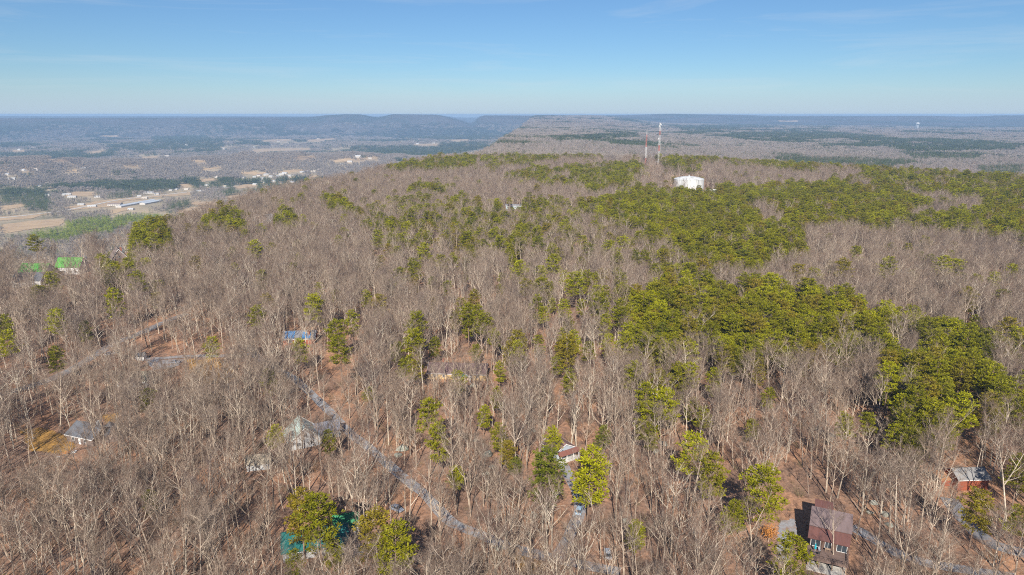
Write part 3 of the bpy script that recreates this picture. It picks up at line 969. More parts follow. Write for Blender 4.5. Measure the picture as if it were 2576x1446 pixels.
def gable_trim(L, Wd, h, rise, oh=0.5, ex=0.45):
    """fascia boards along both eaves and up the gables"""
    y = Wd / 2; k = rise / y; m = MB()
    ye = y + oh + 0.03; ze = h - oh * k
    for s in (-1, 1):
        m.box((0, s * ye, ze - 0.02), (L + 2 * ex, 0.06, 0.24))
        xg = s * (L / 2 + ex + 0.035)
        for t in (-1, 1):
            m.slab([(xg - 0.03, t * ye, ze + 0.02), (xg + 0.03, t * ye, ze + 0.02), (xg + 0.03, 0, h + rise + 0.05), (xg - 0.03, 0, h + rise + 0.05)], 0.22)
    return m

def house(name, label, p, rz, L, Wd, h, rise, wall, roof, trim=None, wins=(), door=None, chim=None, cat='house', group=None, radius=None, oh=0.5, door_mat=None):
    if not isinstance(p, Vector): p = at(*p)
    g = hgt(p.x, p.y)
    e = empty(name, (p.x, p.y, g), rz, label, cat, group)
    gable_walls(L, Wd, h, rise).build('wall', wall, e)
    r = gable_roof(L, Wd, h, rise, oh).build('roof', roof, e)
    if trim: gable_trim(L, Wd, h, rise, oh).build('trim', trim, e)
    for side, u, zc, w, hh in wins:
        c, a = {'front': ((u, -Wd / 2, zc), 0), 'back': ((u, Wd / 2, zc), math.pi), 'left': ((-L / 2, u, zc), -math.pi / 2), 'right': ((L / 2, u, zc), math.pi / 2)}[side]
        window_part(e, c, w, hh, a)
    if door is not None:
        dm = door_mat or M_white
        d = MB().box((door, -Wd / 2 - 0.03, 1.05), (1.0, 0.1, 2.1)).build('door', dm, e)
        MB().box((door + 0.38, -Wd / 2 - 0.11, 1.05), (0.06, 0.07, 0.16)).build('handle', M_glass, d)
    if chim:
        cx, cy, cw, ch, cm = chim
        MB().box((cx, cy, h + ch / 2), (cw, cw, ch)).box((cx, cy, h + ch + 0.04), (cw + .16, cw + .16, 0.14)).build('chimney', cm, r)
    HOUSE_SPOTS.append((p.x, p.y, radius or max(L, Wd) * 0.62))
    return e

# ---- the brown cabin with its deck (bottom right)
W_cabin = mat_wall('brown_siding', (0.13, 0.08, 0.06)); R_old = mat_roof('weathered_brown_metal', (0.21, 0.155, 0.15), (0.15, 0.11, 0.105), .6)
R_red = mat_roof('red_brown_metal', (0.165, 0.075, 0.062), (0.12, 0.058, 0.05), .6); M_deck = material('stained_deck_boards', (0.20, 0.135, 0.11), (0.13, 0.09, 0.075), 0.7, 0.85, stretch=(0.3, 6, 1))
o2 = Vector((75.4, 151.7)); cz0 = hgt(79, 156); RZ = math.radians(-24.5)
cab = empty('cabin', (o2.x, o2.y, cz0), RZ, 'brown two-level cabin with metal roof and a wide raised deck', 'cabin')
w = MB()
w.add([(0.2, 2.3, -1), (9.3, 2.3, -1), (9.3, 11.6, -1), (0.2, 11.6, -1), (0.2, 2.3, 4.85), (9.3, 2.3, 4.85), (9.3, 11.6, 7.9), (0.2, 11.6, 7.9), (.2, 5.9, 6.2), (9.3, 5.9, 6.2)],
      [(0, 1, 5, 4), (1, 2, 6, 9, 5), (2, 3, 7, 6), (3, 0, 4, 8, 7)])
w.build('wall', W_cabin, cab)
MB().slab([(-0.3, 5.55, 6.42), (9.75, 5.55, 6.42), (9.9, 11.9, 8.5), (-0.1, 11.9, 8.5)], 0.22).build('roof', R_old, cab)
MB().slab([(-0.1, 11.91, 8.49), (9.9, 11.91, 8.49), (9.9, 13.2, 7.7), (-0.1, 13.2, 7.7)], 0.2).build('roof', R_red, cab)
MB().slab([(-0.45, 1.95, 4.9), (9.3, 1.95, 4.9), (9.6, 6.0, 6.16), (-0.25, 6.0, 6.16)], 0.2).build('porch_roof', R_red, cab)
an = MB().add([(1.2, 12.0, -1), (5.0, 12.0, -1), (5.0, 19, -1), (1.2, 19, -1), (1.2, 12, 5.6), (5, 12, 5.6), (5, 19, 5.6), (1.2, 19, 5.6)], [(0, 1, 5, 4), (1, 2, 6, 5), (2, 3, 7, 6), (3, 0, 4, 7)]).build('annex_wall', W_cabin, cab)
MB().slab([(0.8, 13.2, 5.5), (5.4, 13.2, 5.5), (5.4, 19.6, 6.5), (0.8, 19.6, 6.5)], 0.2).build('annex_roof', R_red, cab)
MB().box((4.4, -0.35, 2.5), (9.35, 5.2, 0.2)).build('deck', M_deck, cab)
MB().box((4.4, -2.98, 2.28), (9.4, 0.07, 0.62)).box((-0.29, -0.35, 2.28), (0.06, 5.2, 0.6)).box((9.09, -0.35, 2.28), (0.06, 5.2, 0.6)).build('fascia', M_deck, cab)
M_post = material('timber_post', (0.40, 0.28, 0.19), (0.30, 0.21, 0.15), 1.0, 0.85)
for px_ in (0.1, 2.6, 5.6, 8.7):
    MB().box((px_, -2.75, 0.7), (0.28, 0.28, 3.4)).build('post', M_post, cab)
MB().box((4.3, -1.9, 0.06), (8.9, 5.6, 0.24)).build('slab', M_concrete, cab)
rl = MB()
for k in range(10): rl.box((-0.15 + k * 1.01, -2.86, 3.1), (0.09, 0.09, 1.0))
rl.box((4.4, -2.86, 3.6), (9.3, 0.13, 0.07)).box((4.4, -2.86, 3.05), (9.3, 0.05, 0.05))
for k in range(5): rl.box((9.0, -2.4 + k * 1.05, 3.1), (0.09, 0.09, 1.0))
rl.box((9.0, -0.4, 3.6), (0.13, 5.1, 0.07)); rl.box((9.0, -0.4, 3.05), (0.05, 5.0, 0.05))
rl.build('railing', M_deck, cab)
for (u, wd) in ((1.5, 2.3), (4.4, 1.5), (7.6, 2.4)):
    window_part(cab, (u, 2.3, 3.75), wd, 2.1, 0)
window_part(cab, (0.2, 4.4, 3.9), 1.2, 1.4, -math.pi / 2); window_part(cab, (0.2, 8.6, 3.9), 1.2, 1.4, -math.pi / 2)
HOUSE_SPOTS += [(o2.x + 6.2, o2.y + 4.6, 9.5), (o2.x + 9.5, o2.y + 12, 7.5), (o2.x + 3.2, o2.y - 3.5, 5.5)]

def on_cab(x, y, z):
    c, s = math.cos(RZ), math.sin(RZ)
    return Vector((o2.x + x * c - y * s, o2.y + x * s + y * c, cz0 + z))
M_turq = material('turquoise_canvas', (0.03, 0.42, 0.50), (0.02, 0.33, 0.42), 2.0, 0.8)
M_iron = material('dark_iron', (0.05, 0.05, 0.05), (0.03, 0.03, 0.03), 2, 0.5)
u = empty('patio_umbrella', on_cab(1.5, -0.3, 2.6), 0.0, 'closed turquoise patio umbrella standing on the cabin deck', 'umbrella')
MB().tube([(0, 0, 0), (0, 0, 2.75)], [0.035, 0.03], 8).build('pole', M_white, u)
fold = MB()
n = 12
prof = [(0.9, 0.20), (1.15, 0.27), (1.6, 0.22), (2.2, 0.12), (2.68, 0.03)]
vs = []
for z, r in prof:
    for k in range(n):
        a = 2 * math.pi * k / n; rr = r * (1.0 if k % 2 else 0.62)
        vs.append((rr * math.cos(a), rr * math.sin(a), z))
fold.add(vs, [(i * n + k, i * n + (k + 1) % n, (i + 1) * n + (k + 1) % n, (i + 1) * n + k) for i in range(len(prof) - 1) for k in range(n)])
fold.build('canopy', M_turq, u)
MB().tube([(0, 0, 0.0), (0, 0, 0.1)], [0.32, 0.28], 12).build('base', M_iron, u)

def deck_chair(x, y, rz, label, m):
    e = empty('deck_chair', on_cab(x, y, 2.6), RZ + rz, label, 'chair', 'chairs on the cabin deck')
    MB().box((0, 0, 0.42), (0.55, 0.55, 0.06)).build('seat', m, e)
    MB().box((0, 0.29, 0.78), (0.55, 0.06, 0.66), rx=-0.2).build('backrest', m, e)
    for sx in (-.24, .24):
        for sy in (-.24, .24):
            MB().box((sx, sy, 0.2), (0.05, 0.05, 0.4)).build('leg', M_iron, e)
        MB().box((sx * 1.15, 0, 0.64), (0.06, 0.5, 0.04)).build('armrest', M_iron, e)
M_canv = material('grey_canvas', (0.28, 0.28, 0.30), (0.22, 0.22, 0.24), 3, 0.9)
deck_chair(2.5, 0.5, 0.3, 'grey canvas chair right of the closed turquoise umbrella', M_canv)
deck_chair(0.7, -0.9, 1.9, 'dark chair at the left end of the cabin deck', M_iron)
deck_chair(2.3, -1.2, -2.7, 'dark chair in front of the turquoise umbrella', M_iron)
tb = empty('deck_table', on_cab(4.4, 1.3, 2.6), RZ, 'small wooden table against the middle of the cabin wall', 'table')
MB().box((0, 0, 0.72), (1.3, 0.7, 0.06)).build('tabletop', M_post, tb)
for sx in (-.55, .55):
    for sy in (-.27, .27):
        MB().box((sx, sy, 0.35), (0.07, 0.07, 0.69)).build('leg', M_post, tb)

# ---- red barn
W_red = mat_wall('orange_red_boards', (0.29, 0.082, 0.04), (0.21, 0.062, 0.033)); R_grey = mat_roof('grey_shingle', (0.27, 0.258, 0.245), (0.20, 0.192, 0.185), .8)
bp_ = Vector((138.4, 187.3, 0))
barn = house('barn', 'orange-red barn with a grey gable roof and a low lean-to', bp_, 0.06, 9.6, 6.4, 3.9, 1.75, W_red, R_grey, None, [('left', -0.8, 2.3, 1.0, 1.3)], None, None, 'barn', radius=7.5)
lt = MB().add([(-7.8, -0.4, -1), (-4.9, -0.4, -1), (-4.9, 3.2, -1), (-7.8, 3.2, -1), (-7.8, -.4, 2.3), (-4.9, -.4, 2.3), (-4.9, 3.2, 2.9), (-7.8, 3.2, 2.9)], [(0, 1, 5, 4), (1, 2, 6, 5), (2, 3, 7, 6), (3, 0, 4, 7)]).build('lean_to_wall', W_red, barn)
R_leaf = material('leaf_strewn_roofing', (0.44, 0.235, 0.12), (0.36, 0.17, 0.08), 0.8, 0.95)
MB().slab([(-8.5, -0.9, 2.25), (-4.85, -0.9, 2.25), (-4.85, 3.7, 3.05), (-8.5, 3.7, 3.05)], 0.15).build('lean_to_roof', R_leaf, barn)
MB().box((-4.84, 1.2, 1.05), (0.08, 1.1, 2.1)).build('door', M_white, barn)
MB().box((0, -3.74, 3.56), (10.5, 0.05, 0.18)).build('gutter', M_white, barn)

# ---- grey house with the rusty porch roof (centre)
W_blue = mat_wall('pale_blue_grey_siding', (0.38, 0.43, 0.48), (0.33, 0.37, 0.42)); R_rust = mat_roof('rusty_red_metal', (0.24, 0.095, 0.07), (0.17, 0.075, 0.06), .75)
R_rust2 = mat_roof('dull_rust_metal', (0.26, 0.16, 0.135), (0.19, 0.11, 0.095), .75)
ga = math.radians(33)
gc = Vector((19.0, 203.3)) + Vector((-math.sin(ga), math.cos(ga))) * 6.2
gh = empty('porch_house', (gc.x, gc.y, hgt(gc.x, gc.y)), ga, 'small pale grey house with rusty red porch roof and white posts', 'house')
hw = gable_walls(8.0, 7.4, 3.4, 1.9)
hw.v = [(-y, x, z) for x, y, z in hw.v]; hw.build('wall', W_blue, gh)
hr = gable_roof(8.0, 7.4, 3.4, 1.9, 0.4); hr.v = [(-y, x, z) for x, y, z in hr.v]; hr.build('roof', R_rust2, gh)
ht = gable_trim(8.0, 7.4, 3.4, 1.9, 0.4); ht.v = [(-y, x, z) for x, y, z in ht.v]; ht.build('trim', M_white, gh)
MB().slab([(-4.1, -6.6, 2.75), (4.1, -6.6, 2.75), (4.1, -4.62, 3.5), (-4.1, -4.62, 3.5)], 0.14).build('porch_roof', R_rust, gh)
MB().box((0, -5.35, 0.3), (7.6, 2.6, 0.24)).build('porch_floor', M_concrete, gh)
for xx in (-3.6, -1.3, 1.3, 3.6):
    MB().box((xx, -6.35, 1.52), (0.2, 0.2, 2.2)).build('post', M_white, gh)
pr = MB().box((0, -6.5, 1.25), (7.5, 0.08, 0.1)).box((0, -6.5, 0.6), (7.5, 0.06, 0.06))
for k in range(26): pr.box((-3.7 + k * 0.296, -6.5, 0.92), (0.05, 0.04, 0.6))
pr.build('railing', M_white, gh)
for uu in (-2.4, 2.2): window_part(gh, (uu, -4.0, 1.75), 1.5, 1.4, 0)
MB().box((0, -4.04, 1.45), (1.0, 0.1, 2.1)).build('door', M_glass, gh)
window_part(gh, (-3.7, -1.5, 1.9), 1.0, 1.3, -math.pi / 2); window_part(gh, (-3.7, 2.0, 1.9), 1.0, 1.3, -math.pi / 2)
HOUSE_SPOTS.append((gc.x, gc.y, 7.0)); HOUSE_SPOTS.append((19, 203, 5))

# ---- tan house with the teal gable
W_tan = mat_wall('yellow_tan_stucco', (0.60, 0.42, 0.20), (0.52, 0.36, 0.18)); R_dark = mat_roof('dark_maroon_shingle', (0.16, 0.10, 0.095), (0.115, 0.075, 0.075), .85)
M_teal = material('teal_boards', (0.015, 0.20, 0.19), (0.01, 0.16, 0.15), 1, .6)
tn = house('ranch_house', 'long tan house with maroon roof and teal gable over its porch', Vector((-23.5, 279.5, 0)), -0.07, 25, 10, 2.9, 2.8, W_tan, R_dark, M_white,
           [('front', -9.5, 1.6, 1.5, 1.4), ('front', 9.0, 1.6, 1.5, 1.4), ('front', -5.4, 1.6, 1.2, 1.4)], 2.4, (-6.5, 1.2, 0.9, 4.0, W_red), radius=12)
pg = MB()
pg.slab([(-1.6, -8.6, 2.95), (2.7, -8.6, 4.75), (2.7, -2.4, 4.75), (-1.6, -2.4, 2.95)], 0.16)
pg.slab([(2.7, -8.6, 4.749), (7.0, -8.6, 2.95), (7.0, -2.4, 2.95), (2.7, -2.4, 4.749)], 0.16)
pg.build('porch_roof', R_dark, tn)
MB().add([(-0.9, -8.2, 2.95), (6.3, -8.2, 2.95), (2.7, -8.2, 4.5), (-0.9, -8.1, 2.95), (6.3, -8.1, 2.95), (2.7, -8.1, 4.5)], [(0, 1, 2), (5, 4, 3), (0, 3, 4, 1)]).build('gable', M_teal, tn)
MB().slab([(-1.75, -8.72, 2.9), (-1.75, -8.62, 2.9), (2.7, -8.62, 4.8), (2.7, -8.72, 4.8)], -0.22).slab([(7.15, -8.62, 2.9), (7.15, -8.72, 2.9), (2.7, -8.72, 4.8), (2.7, -8.62, 4.8)], -0.22).box((2.7, -8.66, 2.85), (8.6, 0.1, 0.22)).build('trim', M_white, tn)
for xx in (-0.9, 1.5, 3.9, 6.3): MB().box((xx, -8.3, 1.1), (0.26, 0.26, 3.3)).build('post', M_white, tn)

# ---- house with blue tarps
W_brick = mat_wall('red_brick', (0.36, 0.13, 0.075), (0.28, 0.10, 0.06)); R_slate = mat_roof('grey_asphalt_shingle', (0.22, 0.215, 0.225), (0.17, 0.165, 0.175), .85)
th_p = Vector((-105.5, 323.5, 0))
tarp_h = house('brick_house', 'grey-roofed brick house with two blue tarps on its roof', th_p, 0.12, 15, 9, 3.0, 2.6, W_brick, R_slate, M_white, [('front', -4.0, 1.6, 1.4, 1.3), ('front', 0.8, 1.6, 1.4, 1.3)], -1.7, (4.6, -2.2, 1.1, 3.2, W_brick))
M_tarp = material('blue_tarpaulin', (0.05, 0.17, 0.36), (0.07, 0.22, 0.42), 0.9, 0.6, 0.5)
def tarp(x0, x1, y0, y1, label, sd_):
    R = random.Random(sd_)
    e_z = hgt(th_p.x, th_p.y)
    nx, ny = 8, 6
    c, s = math.cos(0.12), math.sin(0.12)
    vs = []
    for j in range(ny + 1):
        for i in range(nx + 1):
            x = x0 + (x1 - x0) * i / nx + R.uniform(-.08, .08); y = y0 + (y1 - y0) * j / ny + R.uniform(-.08, .08)
            z = 3.0 + 2.6 * (1 - abs(y) / 4.5) + 0.19 + R.uniform(0, .12)
            vs.append((x, y, z))
    m = MB().add(vs, [(j * (nx + 1) + i, j * (nx + 1) + i + 1, (j + 1) * (nx + 1) + i + 1, (j + 1) * (nx + 1) + i) for j in range(ny) for i in range(nx)])
    o = m.build('roof_tarp', M_tarp)
    o.location = (th_p.x, th_p.y, e_z); o.rotation_euler = (0, 0, 0.12)
    sol = o.modifiers.new('thick', 'SOLIDIFY'); sol.thickness = 0.03
    tag(o, label, 'tarp', 'blue tarps on the brick house')
tarp(-6.8, -2.2, -4.6, -0.4, 'wrinkled blue tarp over the left end of the grey roof', 1)
tarp(1.6, 5.6, -4.7, -1.0, 'brighter blue tarp above the red brick wall', 2)

# ---- mint roofed house beside the gravel road
R_mint = mat_roof('pale_mint_metal', (0.46, 0.56, 0.49), (0.36, 0.42, 0.40), .5); W_grey = mat_wall('light_grey_boards', (0.50, 0.50, 0.49))
R_sl2 = mat_roof('slate_blue_shingle', (0.25, 0.26, 0.31), (0.19, 0.20, 0.24), .8)
mc = at(762, 1112)
mint = house('mint_house', 'steep pale mint-roofed house left of the gravel road', mc, math.radians(-62), 10, 10.5, 3.0, 4.4, W_grey, R_mint, M_white, [('right', -2.2, 1.7, 1.3, 1.4), ('right', 2.2, 1.7, 1.3, 1.4), ('right', 0, 4.6, 1.6, 1.4)], None, radius=8.5)
wl = MB(); wl.v = []
wg = gable_walls(8, 7, 2.8, 2.2); wg.v = [(y - 1.5, x + 8.6, z) for x, y, z in wg.v]; wg.f = [tuple(reversed(q)) for q in wg.f]; wg.build('wing_wall', W_grey, mint)
wr = gable_roof(8, 7, 2.8, 2.2, .5); wr.v = [(y - 1.5, x + 8.6, z) for x, y, z in wr.v]; wr.f = [tuple(reversed(q)) for q in wr.f]; wr.build('wing_roof', R_sl2, mint)
M_ice = material('pale_aqua_tarp', (0.50, 0.68, 0.70), (0.42, 0.58, 0.62), 1.0, 0.6)

# ---- teal roofed house at the bottom edge
R_teal = mat_roof('deep_teal_metal', (0.025, 0.15, 0.135), (0.02, 0.11, 0.105), .45); R_em = mat_roof('emerald_metal', (0.03, 0.25, 0.09), (0.03, 0.18, 0.08), .55)
tc_ = at(795, 1378)
tl = house('teal_house', 'house with a deep teal metal roof beneath olive pines', tc_, math.radians(16), 16, 9, 2.9, 2.6, W_grey, R_teal, None, [('front', -4, 1.6, 1.4, 1.3), ('front', 3.5, 1.6, 1.4, 1.3)], 0.5, None, radius=9.5)
ew = gable_walls(6.5, 5, 3.1, 2.4); ew.v = [(x + 8.2, y + 4.6, z) for x, y, z in ew.v]; ew.build('wing_wall', W_grey, tl)
er = gable_roof(6.5, 5, 3.1, 2.4, .4); er.v = [(x + 8.2, y + 4.6, z) for x, y, z in er.v]; er.build('wing_roof', R_em, tl)
patch('gravel_pad', [(850, 1345), (890, 1340), (915, 1400), (850, 1420)], M_asphalt, 0.14)

# ---- bright green roofs on the left
R_green = mat_roof('bright_green_metal', (0.06, 0.33, 0.045), (0.13, 0.26, 0.07), .55)
W_white = mat_wall('white_siding', (0.76, 0.75, 0.73), (0.68, 0.67, 0.65))
house('green_roof_house', 'right-hand of two white houses with bright green metal roofs', at(184, 686), 0.03, 17, 12, 5.6, 5.6, W_white, R_green, None, [('front', x, 2.0, 1.4, 1.5) for x in (-6, -2, 2, 6)] + [('right', -2, 2.5, 1.2, 1.4)], None, None, group='green-roofed houses on the left', oh=.6)
house('green_roof_house', 'left-hand of two white houses with bright green metal roofs', at(97, 700), -0.05, 19, 12, 5.2, 5.4, W_white, R_green, None, [('front', x, 2.0, 1.4, 1.5) for x in (-7, -3, 1, 5)], None, None, group='green-roofed houses on the left', oh=.6)
R_char = mat_roof('charcoal_shingle', (0.13, 0.135, 0.15), (0.10, 0.105, 0.115), .85)
house('white_house', 'white house with charcoal roof in front of the green roofs', at(78, 718), 0.18, 17, 11, 4.2, 4.6, W_white, R_char, M_white, [('front', x, 1.9, 1.3, 1.4) for x in (-6, -2.5, 1.5, 5.5)], 3.6, None)
W_brn = mat_wall('grey_brown_boards', (0.25, 0.19, 0.16))
R_brn = mat_roof('grey_brown_shingle', (0.27, 0.21, 0.19), (0.21, 0.165, 0.15), .85)
house('steep_house', 'grey-brown steep gabled house right of the bright green roofs', at(300, 662), math.radians(-55), 14, 12, 4, 8, W_brn, R_brn, M_white, [('right', -2.5, 2, 1.5, 1.5), ('right', 2.5, 2, 1.5, 1.5), ('right', 0, 6, 1.5, 1.5)], None, (3, 2, 1.2, 8.5, W_brick))
house('white_outbuilding', 'low pale metal-roofed building right of the steep gabled house', at(356, 662), -0.1, 15, 8, 3.0, 1.5, W_white, material('pale_metal', (0.62, 0.62, 0.62), (0.54, 0.54, 0.55), .5, .45), None, [('front', -4, 1.6, 1.2, 1.2), ('front', 3, 1.6, 1.2, 1.2)], None, None, 'building')
# ---- other houses in the wood
house('dark_house', 'dark grey-roofed house beside the orange grass on the left', at(232, 1104), -0.35, 12, 9, 3, 2.6, W_brn, R_char, M_white, [('front', -3, 1.6, 1.3, 1.3), ('front', 2.6, 1.6, 1.3, 1.3)], 0, (2.5, 1.2, 0.9, 3.4, W_grey))
house('dark_shed', 'small dark-roofed outbuilding right of the dark house', at(285, 1100), -0.9, 8, 5, 2.6, 1.7, W_brn, R_char, None, [('front', 0, 1.5, 1.2, 1.0)], None, None, 'shed')
house('tan_shed', 'small sandy-roofed shed among leafless trees left of the mint house', at(653, 1176), 0.25, 7, 5.5, 2.5, 1.6, W_grey, material('sandy_roofing', (0.40, 0.34, 0.25), (0.33, 0.28, 0.21), .6, .9), None, [('front', 0, 1.4, 1.2, 1.0)], None, None, 'shed')
house('pump_shed', 'tiny pale shed with a dark roof at the end of the lane', at(356, 905), 0.1, 3.6, 3.0, 2.3, 0.9, W_white, R_char, None, [], 0.6, None, 'shed', radius=3.5)
house('olive_roof_house', 'house with a pale olive roof half hidden by leafless trees', at(345, 968), 0.15, 12, 9, 3, 2.6, W_grey, material('pale_olive_shingle', (0.36, 0.33, 0.24), (0.30, 0.27, 0.20), .6, .9), M_white, [('front', -3, 1.6, 1.3, 1.3), ('front', 3, 1.6, 1.3, 1.3)], 0.4, None)
W_aqua = mat_wall('pale_aqua_siding', (0.45, 0.56, 0.58), (0.40, 0.50, 0.52))
house('trailer_home', 'pale aqua trailer home alone among pines on the ridge', at(1292, 529), 0.02, 19, 6, 6.0, 1.2, W_aqua, R_slate, M_white, [('front', x, 3.9, 1.5, 1.4) for x in (-7, -3, 1.5, 6)], -0.8, None, 'trailer')
house('ridge_house', 'pale roofed house on the left brow of the ridge', at(663, 560), 0.2, 19, 11, 5, 4, W_grey, mat_roof('pale_grey_metal', (0.33, 0.34, 0.36), (0.27, 0.28, 0.30), .5), None, [('front', -5, 2, 1.4, 1.4), ('front', 4, 2, 1.4, 1.4)], None, None)
house('ridge_house', 'grey roofed house on the brow right of the dark pine pair', at(877, 556), -0.15, 17, 10, 4.5, 4, W_grey, R_slate, None, [('front', -4, 2, 1.4, 1.4), ('front', 4, 2, 1.4, 1.4)], None, None)
house('pump_house', 'low white building just right of the water tank', at(1788, 492), -0.1, 17, 11, 6.5, 2, W_white, material('white_metal_roof', (0.66, 0.66, 0.66), (0.58, 0.58, 0.59), .5, .5), None, [('front', -4, 4, 1.6, 1.4), ('front', 3, 4, 1.6, 1.4)], None, None, 'building')

# ---- water tank
tp = at(1730, 490)
tank = empty('water_tank', (tp.x, tp.y, hgt(tp.x, tp.y)), 0, 'large white cylindrical water tank with a low domed roof', 'water tank')
R_t, H_t, N_t = 20.5, 22.0, 28
M_tank = material('chalky_white_steel', (0.72, 0.72, 0.70), (0.42, 0.42, 0.40), 0.25, 0.5, stretch=(1.2, 1.2, 0.12))
for k in range(N_t):        # welded wall plates, their joints slightly recessed
    a0, a1 = 2 * math.pi * (k + 0.012) / N_t, 2 * math.pi * (k + 0.988) / N_t
    v = []
    for a in (a0, (a0 + a1) / 2, a1):
        for r in (R_t, R_t - 0.12):
            for z in (-2, H_t):
                v.append((r * math.cos(a), r * math.sin(a), z))
    f = [(0, 4, 5, 1), (4, 8, 9, 5), (1, 5, 7, 3), (5, 9, 11, 7), (0, 1, 3, 2), (8, 10, 11, 9)]
    MB().add(v, f).build('wall_plate', M_tank, tank)
MB().tube([(0, 0, -2), (0, 0, H_t - 0.05)], [R_t - 0.1, R_t - 0.1], 56).build('shell', M_tank, tank)
dm = MB(); vs = []
for i, (rr, z) in enumerate([(R_t + 0.25, 0.0), (R_t + 0.1, 0.45), (R_t * .8, 1.6), (R_t * .5, 3.0), (R_t * .2, 3.8), (0.9, 3.95)]):
    for k in range(40):
        a = 2 * math.pi * k / 40
        vs.append((rr * math.cos(a), rr * math.sin(a), H_t + z))
dm.add(vs, [(i * 40 + k, i * 40 + (k + 1) % 40, (i + 1) * 40 + (k + 1) % 40, (i + 1) * 40 + k) for i in range(5) for k in range(40)] + [tuple(200 + k for k in range(40))])
dm.build('roof', M_tank, tank)
MB().tube([(0, 0, H_t + 3.9), (0, 0, H_t + 4.7)], [0.9, 0.9], 12).tube([(0, 0, H_t + 4.7), (0, 0, H_t + 4.95)], [1.3, 1.1], 12).build('vent', M_tank, tank)
MB().tube([(-14, -4, H_t + 1.0), (-14, -4, H_t + 5.0)], [0.14, 0.08], 6).build('mast', M_iron, tank)
ld = MB()
for s in (-.3, .3): ld.tube([(8 + s, -R_t * .94, 0), (8 + s, -R_t * .94, H_t + .5)], [.05, .05], 4)
for k in range(36): ld.box((8, -R_t * .94, 0.5 + k * 0.6), (0.6, 0.05, 0.05))
ld.build('ladder', M_iron, tank)
HOUSE_SPOTS.append((tp.x, tp.y, 23.5))

# ---- radio towers
M_tw_r = material('faded_red_paint', (0.48, 0.13, 0.09), (0.40, 0.11, 0.08), .3, .6); M_tw_w = material('tower_white_paint', (0.60, 0.59, 0.56), (0.50, 0.49, 0.47), .3, .6)
def lattice(parent, z0, z1, w0, w1, m, name='section', step=3.2, rl_=0.19):
    mb = MB()
    def leg(k, z):
        a = 2 * math.pi * k / 3 + 0.5
        w_ = w0 + (w1 - w0) * (z - z0) / (z1 - z0)
        return Vector((w_ * 0.58 * math.cos(a), w_ * 0.58 * math.sin(a), z))
    nz_ = max(1, int((z1 - z0) / step))
    for k in range(3):
        mb.tube([leg(k, z0), leg(k, z1)], [rl_, rl_], 5)
        for i in range(nz_):
            za, zb = z0 + (z1 - z0) * i / nz_, z0 + (z1 - z0) * (i + 1) / nz_
            A, B = (k, (k + 1) % 3) if i % 2 else ((k + 1) % 3, k)
            mb.tube([leg(A, za), leg(B, zb)], [0.13, 0.13], 3, 0, False)
            mb.tube([leg(k, zb - .02), leg((k + 1) % 3, zb - .02)], [0.11, 0.11], 3, 0, False)
    return mb.build(name, m, parent)
def tower(vx, vy, label, bands, w_):
    p = at(vx, vy)
    e = empty('radio_tower', (p.x, p.y, hgt(p.x, p.y)), 0.2, label, 'radio tower', 'radio towers on the ridge')
    for z0, z1, red in bands:
        z0, z1 = z0 * .87, z1 * .87
        lattice(e, z0, z1, w_, w_, M_tw_r if red else M_tw_w)
    HOUSE_SPOTS.append((p.x, p.y, 5))
    return e
t1 = tower(1655, 418, 'taller of two red and white lattice radio towers', [(-1, 34, 0), (34, 47, 1), (47, 60, 0), (60, 70, 0), (70, 79, 1), (79, 96, 0)], 2.5)
for k, (z, a) in enumerate([(81, 0.3), (78, 2.4), (82, 4.4), (63, 1.0), (54, 3.3)]):
    MB().box((2.3 * math.cos(a), 2.3 * math.sin(a), z), (0.7, 0.7, 3.0)).box((1.6 * math.cos(a), 1.6 * math.sin(a), z), (1.2, 0.12, 0.12), rz=a).build('antenna', M_white, t1)
MB().tube([(2.1, -1.0, 26), (2.1, -1.0, 75)], [0.16, 0.16], 5).build('feed_line', M_tw_w, t1)
t2 = tower(1623, 415, 'shorter radio tower with a thin whip on top', [(-1, 16, 1), (16, 42, 0), (42, 70, 1)], 2.2)
MB().tube([(0.5, 0, 59), (0.5, 0, 73)], [0.2, 0.08], 5).tube([(-0.8, 0, 59), (-0.8, 0, 70)], [0.16, 0.08], 5).build('whip', M_tw_w, t2)

# ---- utility poles
M_pole = material('pole_wood', (0.42, 0.37, 0.32), (0.33, 0.29, 0.25), 1.2, 0.9)
def pole(vx, vy, label, h=11):
    p = at(vx, vy)
    e = empty('utility_pole', (p.x, p.y, hgt(p.x, p.y)), 0.15, label, 'utility pole', 'utility poles along the lane')
    MB().tube([(0, 0, -1), (0, 0, h)], [0.2, 0.13], 8).build('pole', M_pole, e)
    MB().box((0, -0.17, h - 0.7), (2.5, 0.12, 0.16)).build('crossarm', M_pole, e)
    for x in (-1.1, -.5, .5, 1.1): MB().tube([(x, -.17, h - .62), (x, -.17, h - .35)], [.07, .05], 6).build('insulator', M_white, e)
    MB().tube([(0.32, 0, h - 2.4), (0.32, 0, h - 1.4)], [.22, .22], 8).build('transformer', M_canv, e)
pole(133, 845, 'pale utility pole with crossarm among leafless trees at far left')
pole(1382, 1330, 'utility pole between the gravel road and the pine-side driveway', 10)

